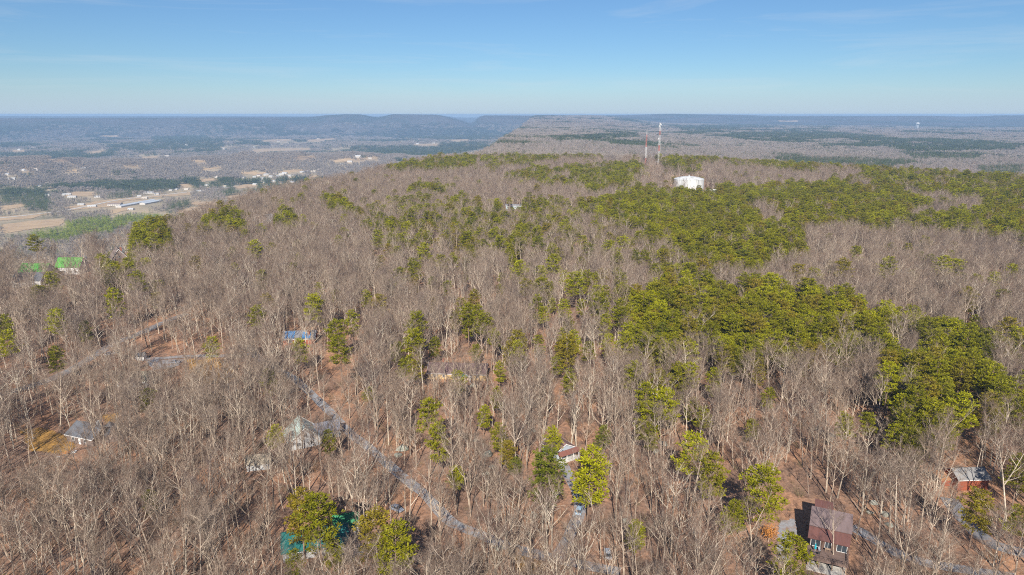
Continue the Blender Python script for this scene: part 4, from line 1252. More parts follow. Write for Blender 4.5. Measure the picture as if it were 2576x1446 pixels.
# ---- vehicles
def car(p, rz, label, paint, kind='car', scale=1.0):
    g = hgt(p.x, p.y) + 0.13
    e = empty('parked_car', (p.x, p.y, g), rz, label, 'car', 'cars parked among the trees')
    L2, Wd = 2.25, 0.90
    body = MB(); sec = [(-2.25, .45, .70, .80), (-2.1, .35, .86, .88), (-1.0, .30, .92, .90), (0.9, .30, .93, .90), (1.9, .34, .80, .87), (2.25, .45, .66, .76)]
    vs = []
    for x, z0, z1, w_ in sec:
        vs += [(x, -w_, z0), (x, -w_, z1 - .08), (x, -w_ + .1, z1), (x, w_ - .1, z1), (x, w_, z1 - .08), (x, w_, z0)]
    fs = []
    for i in range(len(sec) - 1):
        for k in range(6):
            fs.append((i * 6 + k, i * 6 + (k + 1) % 6, (i + 1) * 6 + (k + 1) % 6, (i + 1) * 6 + k))
    fs += [tuple(range(5, -1, -1)), tuple(30 + k for k in range(6))]
    body.add(vs, fs); body.build('body', paint, e)
    cab_ = MB(); cb = [(-1.75, .90, .84), (-1.15, 1.40, .66), (0.35, 1.42, .66), (1.15, .91, .82)]
    gl = MB()
    V = []
    for x, z, w_ in cb: V += [(x, -w_, z), (x, w_, z)]
    gl.add(V, [(0, 1, 3, 2), (4, 5, 7, 6), (0, 2, 4, 6), (7, 5, 3, 1)])
    gl.build('windows', M_glass, e)
    MB().slab([(-1.18, -.67, 1.43), (0.38, -.67, 1.45), (0.38, .67, 1.45), (-1.18, .67, 1.43)], 0.05).build('roof', paint, e)
    for sx in (-1.4, 1.4):
        for sy in (-.82, .82):
            wh = MB(); wh.tube([(sx, sy - .11, .33), (sx, sy + .11, .33)], [.33, .33], 12); w_o = wh.build('wheel', M_tire, e)
            MB().tube([(sx, sy - .125, .33), (sx, sy + .125, .33)], [.19, .19], 10).build('rim', M_concrete, w_o)
    for sy in (-.6, .6):
        MB().box((2.2, sy, .62), (.1, .3, .14)).build('headlight', M_white, e)
        MB().box((-2.22, sy, .66), (.08, .28, .14)).build('tail_light', W_red, e)
    HOUSE_SPOTS.append((p.x, p.y, 3.4))
def paint(name, c): return material(name, c, tuple(x * .93 for x in c), 1.0, 0.3, spec=0.5)
P_blue = paint('pale_blue_paint', (0.30, 0.44, 0.56)); P_silver = paint('silver_paint', (0.55, 0.57, 0.60)); P_white = paint('white_car_paint', (0.75, 0.75, 0.74)); P_slate = paint('slate_paint', (0.24, 0.27, 0.33))
car(at(1456, 1292), math.radians(75), 'pale blue car on the driveway between two tall pines', P_blue)
car(at(1528, 1402), math.radians(88), 'silver car seen through branches at the bottom edge', P_silver)
car(at(998, 1287), math.radians(-35), 'slate grey car beside the gravel road left of its bend', P_slate)
car(at(277, 893), math.radians(35), 'white car on the lane left of the tiny pale shed', P_white)
car(at(440, 914), math.radians(10), 'dark slate car on the pale gravel pad by the lawn', P_slate)

# ---- junk by the orange grass
jp = at(166, 1146)
jk = empty('junk_pile', (jp.x, jp.y, hgt(jp.x, jp.y)), 0.5, 'pile of white panels and orange sheeting below the orange grass', 'junk pile')
M_or = material('orange_sheeting', (0.62, 0.25, 0.05), (0.52, 0.20, 0.04), 1.5, .7)
MB().box((0, 0, .45), (2.6, 1.3, .9), rz=.2).build('crate', M_post, jk)
MB().slab([(-1.5, -.9, .85), (1.2, -1.0, 1.1), (1.3, .9, 1.0), (-1.4, .8, .92)], .05).build('sheet', M_or, jk)
MB().box((1.9, .3, .35), (1.4, .9, .1), rz=.4, rx=.25).box((-2.0, -.6, .25), (1.1, .8, .1), rz=-.3, rx=-.2).box((2.6, 1.2, .2), (.9, .6, .3), rz=.8).build('panel', M_white, jk)
HOUSE_SPOTS.append((jp.x, jp.y, 3.0))

# ---- boulders
def boulder(vx, vy, s, label, seed):
    R = random.Random(seed)
    bm = bmesh.new()
    bmesh.ops.create_icosphere(bm, subdivisions=2, radius=1.0)
    sq = Vector((R.uniform(.8, 1.3), R.uniform(.7, 1.1), R.uniform(.5, .75)))
    ph = [R.uniform(0, 6) for _ in range(6)]
    cuts = [rvec(R).normalized() for _ in range(5)]
    for v in bm.verts:
        c = v.co
        for n_ in cuts:
            d = c.dot(n_) - 0.72
            if d > 0: c = c - n_ * d * 0.85
        k = 1 + 0.10 * math.sin(4 * c.x + ph[0]) + 0.10 * math.sin(5 * c.y + ph[1]) + .07 * math.sin(7 * c.z + ph[2])
        v.co = Vector((c.x * sq.x, c.y * sq.y, c.z * sq.z)) * k * s
    me = bpy.data.meshes.new('boulder'); bm.to_mesh(me); bm.free()
    me.materials.append(M_rock)
    o = link_mesh('boulder', me)
    p = at(vx, vy)
    o.location = (p.x, p.y, hgt(p.x, p.y) + 0.15 * s); o.rotation_euler = (0, 0, R.uniform(0, 6))
    tag(o, label, 'boulder', 'boulders on the wooded slope')
for i, (vx, vy, s, lb) in enumerate([
    (1012, 1132, 2.0, 'mossy grey boulder right of the gravel road, upper of a pair'), (1000, 1147, 1.5, 'mossy grey boulder right of the gravel road, lower of a pair'),
    (1226, 1150, 2.0, 'round pale boulder below the yellow-green pine in the centre'), (1238, 1176, 1.3, 'low boulder between leafless trunks under the round pale boulder'),
    (1222, 1192, 1.1, 'lowest boulder of the central group'), (1195, 1112, 1.0, 'small pale boulder left of the rusty-roofed house'),
    (1668, 1120, 1.8, 'flat grey rock right of the rusty-roofed house'), (1648, 1138, 1.3, 'smaller rock below the flat grey rock'),
    (1340, 1086, 1.2, 'pale rock above the rusty-roofed house'), (2092, 1098, 1.6, 'pale rock uphill behind the brown cabin, right one'), (2058, 1082, 1.8, 'pale rock uphill behind the brown cabin, left one'),
    (2196, 1268, 1.3, 'cream boulder right behind the brown cabin'), (2226, 1298, 1.4, 'cream boulder above the cabin driveway, right one'), (2186, 1292, 1.0, 'cream boulder above the cabin driveway, left one'),
    (2236, 1322, 1.1, 'cream boulder at the edge of the cabin driveway'), (1256, 1386, 1.4, 'rock beside the bend of the gravel road'), (1342, 1302, 1.6, 'grey rock between gravel road and blue car'),
    (1372, 1296, 1.3, 'grey rock left of the pale blue car'), (1572, 1318, 1.3, 'pale rock on the bare slope right of the blue car'), (1594, 1328, 1.0, 'small pale rock on the bare slope below the larger one'),
    (2268, 686, 5.0, 'pale rock outcrop in leafless woods at the right'), (2225, 678, 3.4, 'smaller pale outcrop left of the large rock outcrop'), (1700, 956, 3.0, 'pale rock face among the pines right of centre'),
    (1190, 972, 1.6, 'pale rock in front of the tan house'), (2345, 1150, 1.5, 'rock below the pines left of the red barn')]):
    boulder(vx, vy, s, lb, 70 + i)

# ---- tree holding its orange leaves beside the cabin
M_orange = ramp_by_random('orange_dry_leaves', [(0, (0.46, 0.19, 0.05)), (1, (0.52, 0.23, 0.06))], 0.8, 0.2, 0.35, 1.2)
def leafy(p, h, rad, label, m, seed, name, cat, n=700):
    R = random.Random(seed)
    e = empty(name, (p.x, p.y, hgt(p.x, p.y)), 0, label, cat)
    t = MB()
    t.tube([(0, 0, -.3), (0.1, 0, h * .5), (0, 0.1, h * .9)], [.1, .07, .02], 6)
    for k in range(14):
        a = k * 2.4
        t.tube([(0, 0, h * (.15 + .04 * k)), (math.cos(a) * rad * .6, math.sin(a) * rad * .6, h * (.3 + .045 * k))], [.04, .015], 4, 0, False)
    t.build('trunk', M_bark, e)
    c = MB()
    for k in range(n):
        d = rvec(R)
        while d.length > 1: d = rvec(R)
        d = d * (0.75 + .25 * math.sin(5 * d.x + 3 * d.y)) 
        q = Vector((d.x * rad, d.y * rad, h * .56 + d.z * h * .44))
        s1 = rvec(R).normalized() * .16; s2 = s1.cross(rvec(R)).normalized() * .12
        c.add([q - s1, q + s2, q + s1, q - s2], [(0, 1, 2, 3)])
    c.build('crown', m, e)
    SOLO_TREES.append((p.x, p.y))
leafy(at(1932, 1362), 5.6, 2.9, 'small tree with bright orange dry leaves left of the cabin', M_orange, 3, 'orange_leaf_tree', 'tree', 900)
leafy(at(1300, 1400), 2.2, 1.6, 'low orange shrub at the bend of the gravel road', M_orange, 4, 'orange_shrub', 'shrub', 260)

# ------------------------------------------------------------------ individual trees
def place_tree(kind, x, y, k, scale, label, group, rz=None, tilt=(0, 0)):
    P = (BARE if kind == 'bare' else PINE)[k]
    nm, cat = ('bare_tree', 'tree') if kind == 'bare' else ('pine_tree', 'pine')
    e = empty(nm, (x, y, hgt(x, y)), rnd.uniform(0, 6.28) if rz is None else rz, label, cat, group)
    e.scale = scale if isinstance(scale, tuple) else (scale, scale, scale)
    if kind not in PROTO_PARTS: PROTO_PARTS[kind] = {}
    if k not in PROTO_PARTS[kind]:
        PROTO_PARTS[kind][k] = [link_mesh('trunk', P['trunk'], e), link_mesh('crown', P['crown'], e)]
    else:
        for o in PROTO_PARTS[kind][k]:
            c = o.copy(); COL.objects.link(c); c.parent = e
    return e
PROTO_PARTS = {}
G_PINE, G_BARE = 'pines standing in the near wood', 'leafless trees of the near wood'
N_PINE = N_BARE = 0
SOLO_PINES = [  # crown centre in the photo, crown height in photo pixels, prototype, label
    (288, 762, 60, 2, 'lone dense pine left of the lane among grey trees'), (855, 882, 95, 1, 'tall bright pine right of the blue-tarped house'), (757, 882, 55, 2, 'dull pine below the blue-tarped house'),
    (1018, 928, 45, 3, 'left of two flat pines beside the tan house'), (1050, 930, 45, 0, 'right of two flat pines beside the tan house'), (1152, 960, 50, 0, 'yellow-green pine in front of the teal gable'),
    (1256, 935, 48, 4, 'narrow bright pine close to the right end of the tan house'), (1078, 1042, 75, 1, 'upper of two bright pines in line above the gravel road'), (1100, 1112, 85, 4, 'lower of two bright pines in line above the gravel road'),
    (1258, 1100, 60, 2, 'dull olive pine above the round pale boulder'), (1278, 1140, 50, 0, 'bright pine just right of the round pale boulder'), (1292, 1172, 34, 2, 'small pine under the bright central pine'),
    (1432, 958, 60, 4, 'slim bright pine in the middle of the wood'), (1371, 1195, 120, 2, 'tall dull pine left of the rusty-roofed house'), (1480, 1198, 120, 2, 'full olive pine right of the rusty-roofed house'),
    (1392, 1106, 50, 3, 'dark pine above the rusty-roofed house'), (1354, 866, 42, 0, 'round bright pine left of the small pine row'), (1530, 868, 48, 0, 'brightest pine of the small row left of the big stand'),
    (1480, 882, 42, 3, 'middle pine of the small row left of the big stand'), (1410, 872, 36, 3, 'left pine of the small row left of the big stand'), (1196, 886, 34, 0, 'small round pine above the tan house'), (1091, 872, 46, 2, 'bushy pine above left of the tan house'),
    (886, 812, 60, 4, 'slender pine above right of the blue tarps'), (1178, 790, 55, 1, 'lower pine of the tight central clump'), (1190, 755, 50, 2, 'upper right pine of the tight central clump'), (1160, 772, 40, 3, 'left pine of the tight central clump'),
    (1178, 822, 50, 2, 'pine at the foot of the tight central clump'), (1124, 726, 36, 0, 'small bright pine upper left of the central clump'), (1042, 716, 34, 0, 'small conical pine far left of the central clump'), (957, 660, 34, 0, 'lone bright cone-shaped pine in the grey wood'),
    (803, 726, 30, 0, 'small pine above the blue-tarped house, far off'), (925, 752, 40, 3, 'dull spreading pine right of the small far pine'), (1073, 600, 70, 1, 'tallest pine on the left of the ridge wood'), (950, 600, 44, 3, 'flat pine on the brow of the ridge wood'),
    (1742, 1142, 85, 3, 'broad dull pine on the slope behind the bare clearing'), (1790, 1195, 95, 4, 'bright tapering pine at the edge of the bare clearing'), (1912, 1235, 110, 0, 'large bright pine left behind the brown cabin'), (1990, 1408, 95, 0, 'vivid round pine against the cabin corner'),
    (2128, 1070, 50, 3, 'flat bright pine uphill of the cabin'), (2180, 1065, 46, 0, 'pine right of the flat bright pine uphill'), (2455, 1280, 75, 0, 'bright pine in front of the red barn'), (2420, 1030, 80, 1, 'yellow-green pine right of the right-hand stand'),
    (940, 1345, 100, 0, 'left half of the dark pine pair by the teal house'), (992, 1382, 130, 1, 'right half of the dark pine pair by the teal house'), (757, 1300, 100, 2, 'olive-brown pine left above the teal house'), (800, 1312, 110, 0, 'olive-brown pine right above the teal house'),
    (742, 1425, 60, 4, 'small vivid pine at the bottom edge left of the teal house'), (1143, 1198, 40, 3, 'low olive pine among trunks right of the gravel road'), (1514, 1098, 44, 3, 'thin pine on the slope above the rusty-roofed house'), (1798, 962, 60, 2, 'faint pine in front of the big stand'),
    (1930, 1000, 45, 2, 'small pine below the big stand'), (1768, 1052, 45, 3, 'low pine right of the middle pine group'), (826, 1112, 52, 4, 'narrow pine right of the mint-roofed house'), (690, 1094, 42, 3, 'small pine left of the mint-roofed house'),
    (1420, 700, 36, 3, 'pine above the paired pines in the pale wood'), (1420, 775, 42, 3, 'left of paired pines in the pale wood'), (1462, 772, 34, 0, 'right of paired pines in the pale wood'), (1366, 790, 36, 3, 'faint pine left of the paired pines'), (1428, 815, 36, 3, 'faint pine under the paired pines'),
    (1250, 1000, 50, 4, 'thin yellow-green pine below the tan house'), (1255, 732, 34, 2, 'small faint pine right of the central clump'), (1150, 638, 30, 3, 'dark pine in the middle distance left of centre'), (1290, 660, 40, 2, 'dark pine in the middle distance at centre'), (1465, 612, 36, 3, 'flat pine left of the far pine belt'),
    (2152, 640, 38, 0, 'bright lone pine right of the far pine belt'), (2280, 630, 32, 0, 'small lone pine in the pale wood at right'), (2498, 706, 34, 3, 'lone small pine in leafless wood near the right edge'), (2450, 820, 44, 4, 'narrow pine above the right-hand stand'), (1895, 1080, 40, 2, 'small pine by the pale uphill rock'),
    (930, 990, 28, 3, 'low pine right of the gravel road bend'), (1215, 1050, 50, 2, 'faint olive pine left of the central boulders'), (1600, 1345, 60, 2, 'dull pine right of the silver car'), (1840, 1300, 60, 3, 'thin pine on the bare clearing left of the orange tree'), (2560, 1310, 50, 3, 'dull pine at the right edge below the barn'), (840, 1390, 60, 2, 'olive pine in front of the teal roof'),
    (140, 905, 50, 2, 'dull green pine low in the wood at far left'), (380, 1265, 40, 2, 'dark low evergreen in the lower left wood'), (20, 860, 46, 3, 'brown-green pine at the left edge'),
]
for (vx, vy, vh, k, lb) in SOLO_PINES:
    Hn = PINE[k]['h']; cb = PINE_SPECS[k][2]
    frac = (1 + cb) / 2
    H = Hn
    for _ in range(4):
        p = at(vx, vy, H * frac)
        dist = math.hypot(p.x, p.y, CAM_H - p.z - H * frac)
        el = math.asin((CAM_H - p.z - H * frac) / dist)
        crown_m = vh * VS * dist / F / max(0.75, math.cos(el))
        H = min(24.0, max(6.0, crown_m / (1 - cb)))
    s = H / Hn
    sx = min(1.25, max(s, 0.7)) if s < 1 else s
    place_tree('pine', p.x, p.y, k, (sx, sx, s), lb, G_PINE)
    SOLO_TREES.append((p.x, p.y)); N_PINE += 1
    hw_ = vh * 0.36
    VIEWS.append(([(vx - hw_, vy - vh * .2), (vx, vy - vh * .5), (vx + hw_, vy - vh * .2), (vx + hw_, vy + vh * .3), (vx - hw_, vy + vh * .3)], .22))
SOLO_BARE = [  # foot in the photo, height in metres, prototype, label
    (2105, 1255, 21, 1, 'big pale forked tree standing right behind the brown cabin'), (2152, 1362, 19, 2, 'slim pale tree at the right corner of the cabin'), (2095, 1425, 18, 4, 'white-barked tree in front of the cabin deck'),
    (2262, 1430, 19, 3, 'mossy wide-crowned tree right of the cabin drive'), (1650, 1335, 21, 2, 'straight slender tree at the left of the bare clearing'), (1668, 1365, 22, 0, 'tallest straight tree at the left of the bare clearing'),
    (1752, 850, 18, 3, 'white spreading tree inside the big pine stand'), (1575, 1250, 17, 1, 'crooked forked tree above the pale rocks'), (2200, 1240, 17, 2, 'slim tree standing right of the cabin ridge'),
    (1885, 700, 17, 3, 'broad pale tree at the right end of the far pine belt'), (1700, 1100, 16, 6, 'pale tree among pines left of the slope clearing'), (1510, 1410, 15, 5, 'bushy grey tree over the silver car'),
    (1545, 1420, 15, 3, 'rounded grey twiggy tree right of the silver car'), (560, 1030, 18, 4, 'dark-trunked tree at the lower edge of the orange lawn'), (490, 905, 20, 2, 'slender pole-like tree rising from the gravel drive'),
    (1020, 1440, 18, 3, 'mossy pale tree right of the teal house'), (1330, 1440, 20, 1, 'forked pale tree on the grass by the road bend'), (1460, 1230, 14, 7, 'small white tree below the rusty-roofed house'), (232, 890, 15, 4, 'leaning white-limbed tree beside the lane')]
for (vx, vy, H, k, lb) in SOLO_BARE:
    p = at(vx, min(vy, 1446))
    place_tree('bare', p.x, p.y, k, H / BARE[k]['h'], lb, G_BARE)
    SOLO_TREES.append((p.x, p.y)); N_BARE += 1

# ------------------------------------------------------------------ the wood: candidates on a jittered grid
NEAR_R = 1450.0
X, Y = wedge_grid(4.4, 80, NEAR_R, 43)
Z = terrain(X, Y)
RD = np.hypot(X, Y)
u1 = npr.rand(X.size); u2 = npr.rand(X.size); u3 = npr.rand(X.size)
cpx, cpy = proj(X, Y, Z + 11.5)
qx = cpx + 26 * fbm(X / 38, Y / 38, 301, 3); qy = cpy + 16 * fbm(X / 38, Y / 38, 311, 3)     # ragged stand edges
gpx, gpy = proj(X, Y, Z)
pp = np.where(RD < 280, 0.003, 0.022)
for poly, pr_ in PINE_POLYS:
    pp = np.where(inside(qx, qy, poly), np.maximum(pp, pr_), pp)
for poly in PINE_HOLES:
    pp = np.where(inside(qx, qy, poly), 0.06, pp)
is_pine = u1 < pp
dens = np.clip(0.86 + 0.45 * fbm(X / 22, Y / 22, 201, 2), 0.35, 1.0)
for poly, k in THIN:
    dens = np.where(inside(gpx, gpy, poly), np.minimum(dens, k), dens)
keep = (u2 < dens) & (road_dist(X, Y) > 1.0) & clear_of_houses(X, Y)
for sx, sy in SOLO_TREES:
    keep &= np.hypot(X - sx, Y - sy) > 2.8
hscale = np.clip(npr.normal(0.97, 0.17, X.size), 0.5, 1.28)
sel = np.nonzero(keep)[0]
ok = allow(X[sel], Y[sel], Z[sel], 18.0 * hscale[sel], u3[sel])
sel = sel[ok]
tpx, tpy = proj(X, Y, Z + 15)
vis = (tpx > -20) & (tpx < 2595) & (tpy < 1475)
order = sel[np.argsort(RD[sel])]
kb = npr.randint(0, len(BARE), X.size); kp = npr.randint(0, len(PINE), X.size)
turn = npr.uniform(0, 2 * math.pi, X.size)
LAND = [('the brown cabin', 2085, 1330), ('the red barn', 2440, 1200), ('the rusty-roofed house', 1435, 1145), ('the mint-roofed house', 775, 1100), ('the teal-roofed house', 810, 1360),
        ('the dark pine pair', 965, 1370), ('the orange grass', 120, 1110), ('the dark house', 245, 1085), ('the bare clearing', 1720, 1300), ('the gravel road bend', 1150, 1330), ('the upper gravel road', 830, 1030),
        ('the silver car', 1528, 1390), ('the central boulders', 1228, 1165), ('the tan house', 1165, 945), ('the big pine stand', 1900, 830), ('the right-hand pine stand', 2370, 970), ('the sandy-roofed shed', 652, 1165), ('the orange lawn', 530, 930),
        ('the water tank', 1730, 455), ('the far pine belt', 1800, 560), ('the lower left corner', 120, 1400), ('the bottom left woods', 480, 1330), ('the lower right corner', 2480, 1400)]
ORD = ['first', 'second', 'third', 'fourth', 'fifth', 'sixth', 'seventh', 'eighth', 'ninth', 'tenth', 'eleventh', 'twelfth']
def label_batch(idx, noun, words):
    base = {}
    for i in idx:
        d = [((cpx[i] - lx) ** 2 + ((cpy[i] - ly) * 1.2) ** 2, nm, cpx[i] - lx, cpy[i] - ly) for nm, lx, ly in LAND]
        _, nm, dx, dy = min(d)
        rel = ('right of' if dx > 0 else 'left of') if abs(dx) > abs(dy) * 1.2 else ('in front of' if dy > 0 else 'behind')
        base.setdefault((words(i), rel, nm), []).append(i)
    out = {}
    for (wd, rel, nm), L_ in base.items():
        L_.sort(key=lambda i: cpx[i])
        for n_, i in enumerate(L_):
            if len(L_) == 1: out[i] = '%s %s %s %s' % (wd, noun, rel, nm)
            elif n_ < 12: out[i] = '%s from left of the %s %ss %s %s' % (ORD[n_], wd, noun, rel, nm)
            else: out[i] = '%s %s number %d from the right end, %s %s' % (wd, noun, len(L_) - n_, rel, nm) if False else '%s from right of the %s %ss %s %s' % (ORD[len(L_) - 1 - n_], wd, noun, rel, nm) if len(L_) - n_ <= 12 else 'middle one of the %s %ss %s %s' % (wd, noun, rel, nm)
    return out
ind_b = [i for i in order if vis[i] and not is_pine[i]][:300 - N_BARE]
ind_p = [i for i in order if vis[i] and is_pine[i]][:300 - N_PINE]
lab = label_batch(ind_b, 'leafless tree', lambda i: BARE[kb[i]]['word'])
lab.update(label_batch(ind_p, 'pine', lambda i: PINE[kp[i]]['word']))
for i in ind_b:
    place_tree('bare', X[i], Y[i], kb[i], float(hscale[i]), lab[i], G_BARE, turn[i])
for i in ind_p:
    place_tree('pine', X[i], Y[i], kp[i], float(hscale[i]), lab[i], G_PINE, turn[i])
used = np.zeros(X.size, bool); used[ind_b] = True; used[ind_p] = True
def spread(name, meshes, ids, kk, label, sx=1.0):
    n = len(ids)
    rot = np.zeros((n, 3)); rot[:, 2] = turn[ids]; rot[:, 0] = npr.normal(0, .03, n); rot[:, 1] = npr.normal(0, .03, n)
    sc = np.repeat(hscale[ids][:, None], 3, 1) * np.array([[sx, sx, 1]])
    scatter(name, meshes, np.stack([X[ids], Y[ids], Z[ids]], -1), kk[ids], rot, sc, label)
rest_b = np.array([i for i in order if not used[i] and not is_pine[i]])
rest_p = np.array([i for i in order if not used[i] and is_pine[i]])
spread('bare_woods', [b['full'] for b in BARE], rest_b, kb, 'grey leafless wood covering the ridge beyond the nearest trees')
spread('pine_woods', [b['full'] for b in PINE], rest_p, kp, 'olive green pine stands and scattered pines on the ridge', 1.12)
print('near trees', len(order), len(rest_b), len(rest_p))
# low brush and saplings under the trees
BX, BY = wedge_grid(3.0, 85, 520, 42)
BZ = terrain(BX, BY)
b1 = npr.rand(BX.size); b3 = npr.rand(BX.size)
bk = (b1 < 0.5) & (road_dist(BX, BY) > 0.8) & clear_of_houses(BX, BY)
bs = np.nonzero(bk)[0]
bs = bs[allow(BX[bs], BY[bs], BZ[bs], np.full(len(bs), 2.6), b3[bs], (0.3, 0.9), 0.8)]
n = len(bs)
rot = np.zeros((n, 3)); rot[:, 2] = npr.uniform(0, 6.28, n)
scatter('undergrowth', BRUSH, np.stack([BX[bs], BY[bs], BZ[bs]], -1), npr.randint(0, len(BRUSH), n), rot, np.repeat(npr.uniform(.45, 1.15, n)[:, None], 3, 1), 'low leafless brush and saplings on the leaf litter')

# ------------------------------------------------------------------ far woods
VAL_PINES = [[(380, 345), (520, 340), (540, 360), (400, 372)], [(0, 385), (300, 375), (280, 395), (0, 410)], [(850, 340), (1000, 320), (1200, 318), (1280, 338), (1180, 355), (1000, 345)],
             [(920, 372), (1200, 358), (1245, 370), (1100, 394), (920, 392)], [(420, 515), (470, 503), (510, 505), (545, 512), (430, 525)], [(0, 470), (130, 478), (120, 525), (0, 525)],
             [(350, 440), (470, 450), (460, 465), (400, 455)], [(270, 363), (560, 348), (560, 372), (280, 380)], [(270, 490), (330, 484), (330, 502), (280, 505)]]
PLANT = [(78, 575), (150, 562), (250, 545), (400, 538), (412, 550), (330, 562), (280, 582), (200, 594), (160, 604), (78, 602)]
R_PINES = [[(1830, 335), (2020, 330), (2250, 345), (2020, 352), (1850, 346)], [(2150, 360), (2560, 366), (2560, 378), (2300, 384)], [(2450, 420), (2575, 415), (2575, 440), (2480, 440)], [(2330, 300), (2575, 300), (2575, 310), (2330, 312)], [(1690, 318), (1900, 312), (1960, 322), (1720, 328)], [(2260, 385), (2460, 388), (2470, 402), (2300, 400)], [(1380, 345), (1600, 335), (1600, 347), (1400, 356)]]
def far_band(r0, r1, cell, fb, fp, scale, tag_):
    x, y = wedge_grid(cell, r0, r1, 42)
    z = terrain(x, y)
    u = npr.rand(x.size)
    bp0x, bp0y = proj(x, y, z); bp1x, bp1y = proj(x, y, z + 10); bp2x, bp2y = proj(x, y, z + 19)
    keep = np.ones(x.size, bool)
    for fpoly in FIELDS:
        for bx, by in ((bp0x, bp0y), (bp1x, bp1y), (bp2x, bp2y)):
            keep &= ~inside(bx, by, fpoly)
    keep &= road_dist(x, y) > cell * 0.45
    for hx, hy, hr in VAL_SPOTS:
        keep &= np.hypot(x - hx, y - hy) > hr
    for (vx0, vy0, vx1, vy1) in VAL_VIEWS:
        for bx, by in ((bp0x, bp0y), (bp1x, bp1y), (bp2x, bp2y)):
            keep &= ~((bx > vx0) & (bx < vx1) & (by > vy0) & (by < vy1))
    pat = fbm(x / 520, y / 520, 101, 4)
    valley = z < -95
    az = np.degrees(np.arctan2(x, y))
    pine = np.where(valley, (pat > 0.24) & (np.hypot(x, y) > 2900), pat + 0.12 * fbm(x / 120, y / 120, 7, 2) > 0.24)
    pine = np.where(u < 0.06, ~pine, pine)
    for poly in VAL_PINES:
        pine = np.where(inside(bp1x, bp1y, poly) & valley, u < .93, pine)
    for poly in R_PINES:
        pine = np.where(inside(bp1x, bp1y, poly) & ~valley, u < .85, pine)
    plant = inside(bp1x, bp1y, PLANT) & valley & (r0 < 3000)
    rot_ = npr.uniform(0, 6.28, x.size)
    s = npr.uniform(.82, 1.18, x.size) * scale
    # open land in the valley: not every spot is wooded
    ridge = (np.abs(np.hypot(x, y) - 4300) < 700) & (az < -7) & valley
    pine = np.where(ridge & (u < .95), False, pine)
    keep &= ~(valley & ~ridge & (fbm(x / 260, y / 260, 131, 3) > 0.24) & ~pine & ~plant)
    out = {}
    for nm, m_, fl in (('bare', fb, ~pine & ~plant), ('pine', fp, pine & ~plant), ('plant', FPL, plant)):
        i = np.nonzero(keep & fl)[0]
        if len(i): out[nm] = (m_, x[i], y[i], z[i], rot_[i], s[i])
    return out
FAR = {}
def gather(b):
    for nm, v in b.items(): FAR.setdefault(nm, []).append(v)

# ------------------------------------------------------------------ valley buildings
VAL_SPOTS, VAL_VIEWS = [], []
V_roofs = [material('far_white_roof', (0.50, 0.50, 0.49)), material('far_grey_roof', (0.40, 0.40, 0.41)), material('far_brown_roof', (0.26, 0.20, 0.17)), material('far_tan_roof', (0.55, 0.47, 0.38))]
V_wall = material('far_pale_wall', (0.56, 0.53, 0.48), (0.48, 0.44, 0.39), .1)
def valley_house(vx, vy, L, Wd, h, rise, rz, roof, label, name='valley_house', cat='house', group='pale houses scattered in the valley', wins=0):
    if cat == 'warehouse': L, Wd, h = L * .72, Wd * .72, h * .85
    p = at(vx, vy)
    e = empty(name, (p.x, p.y, hgt(p.x, p.y)), rz, label, cat, group)
    gable_walls(L, Wd, h, rise, -3).build('wall', V_wall, e)
    gable_roof(L, Wd, h, rise, .6).build('roof', roof, e)
    for k in range(wins):
        MB().box((-L / 2 + L * (k + .5) / wins, -Wd / 2 - .03, h * .5), (L / wins * .4, .12, h * .35)).build('window', M_glass, e)
    VAL_SPOTS.append((p.x, p.y, max(L, Wd) * 0.75))
    w_ = max(4, L * F / p.length / VS / 2 * .8)
    VAL_VIEWS.append((vx - w_, vy - 3.5, vx + w_, vy + 1.5))
pa, pb = at(298, 522), at(385, 506)
d = (pb - pa).to_2d()
bl = d.length
for off, k, lb in ((0, 1.0, 'very long white-roofed barn running diagonally beside the yard'), (34, .55, 'shorter long barn lying alongside the longest white barn')):
    nrm = Vector((d.y, -d.x)).normalized() * off
    c_ = (pa.to_2d() + pb.to_2d()) / 2 + nrm + d * (0.2 if off else 0)
    e = empty('long_barn', (c_.x, c_.y, hgt(c_.x, c_.y)), math.atan2(d.y, d.x), lb, 'barn', 'long barns in the valley')
    gable_walls(bl * k, 22, 5, 3, -4).build('wall', V_wall, e)
    gable_roof(bl * k, 22, 5, 3, .8).build('roof', material('long_barn_metal', (0.50, 0.53, 0.56), (0.45, 0.48, 0.51), .05, .5), e)
    for t_ in np.linspace(0, 1, 7): VAL_SPOTS.append((c_.x + d.x * k * (t_ - .5), c_.y + d.y * k * (t_ - .5), 32))
for k in range(8):
    VAL_VIEWS.append((290 + k * 12, 520 - k * 2.2 - 5, 306 + k * 12, 520 - k * 2.2 + 4))
valley_house(290, 517, 62, 30, 7, 4, .05, V_roofs[2], 'large brown-roofed white shed left of the long barn', 'warehouse', 'warehouse', 'sheds round the valley yard', 6)
valley_house(232, 521, 40, 16, 5, 3, .1, V_roofs[0], 'white building at the left end of the valley yard', 'warehouse', 'warehouse', 'sheds round the valley yard', 5)
valley_house(205, 517, 34, 14, 5, 3, -.1, V_roofs[0], 'small white shed left of the white yard building', 'warehouse', 'warehouse', 'sheds round the valley yard', 4)
valley_house(168, 491, 44, 16, 5, 3, .2, V_roofs[0], 'left of two white sheds above the valley yard', 'warehouse', 'warehouse', 'sheds round the valley yard', 4)
valley_house(182, 497, 44, 16, 5, 3, .05, V_roofs[0], 'right of two white sheds above the valley yard', 'warehouse', 'warehouse', 'sheds round the valley yard', 4)
valley_house(375, 487, 60, 18, 6, 3, .0, V_roofs[1], 'grey-roofed long shed behind the valley field', 'warehouse', 'warehouse', 'sheds round the valley yard', 6)
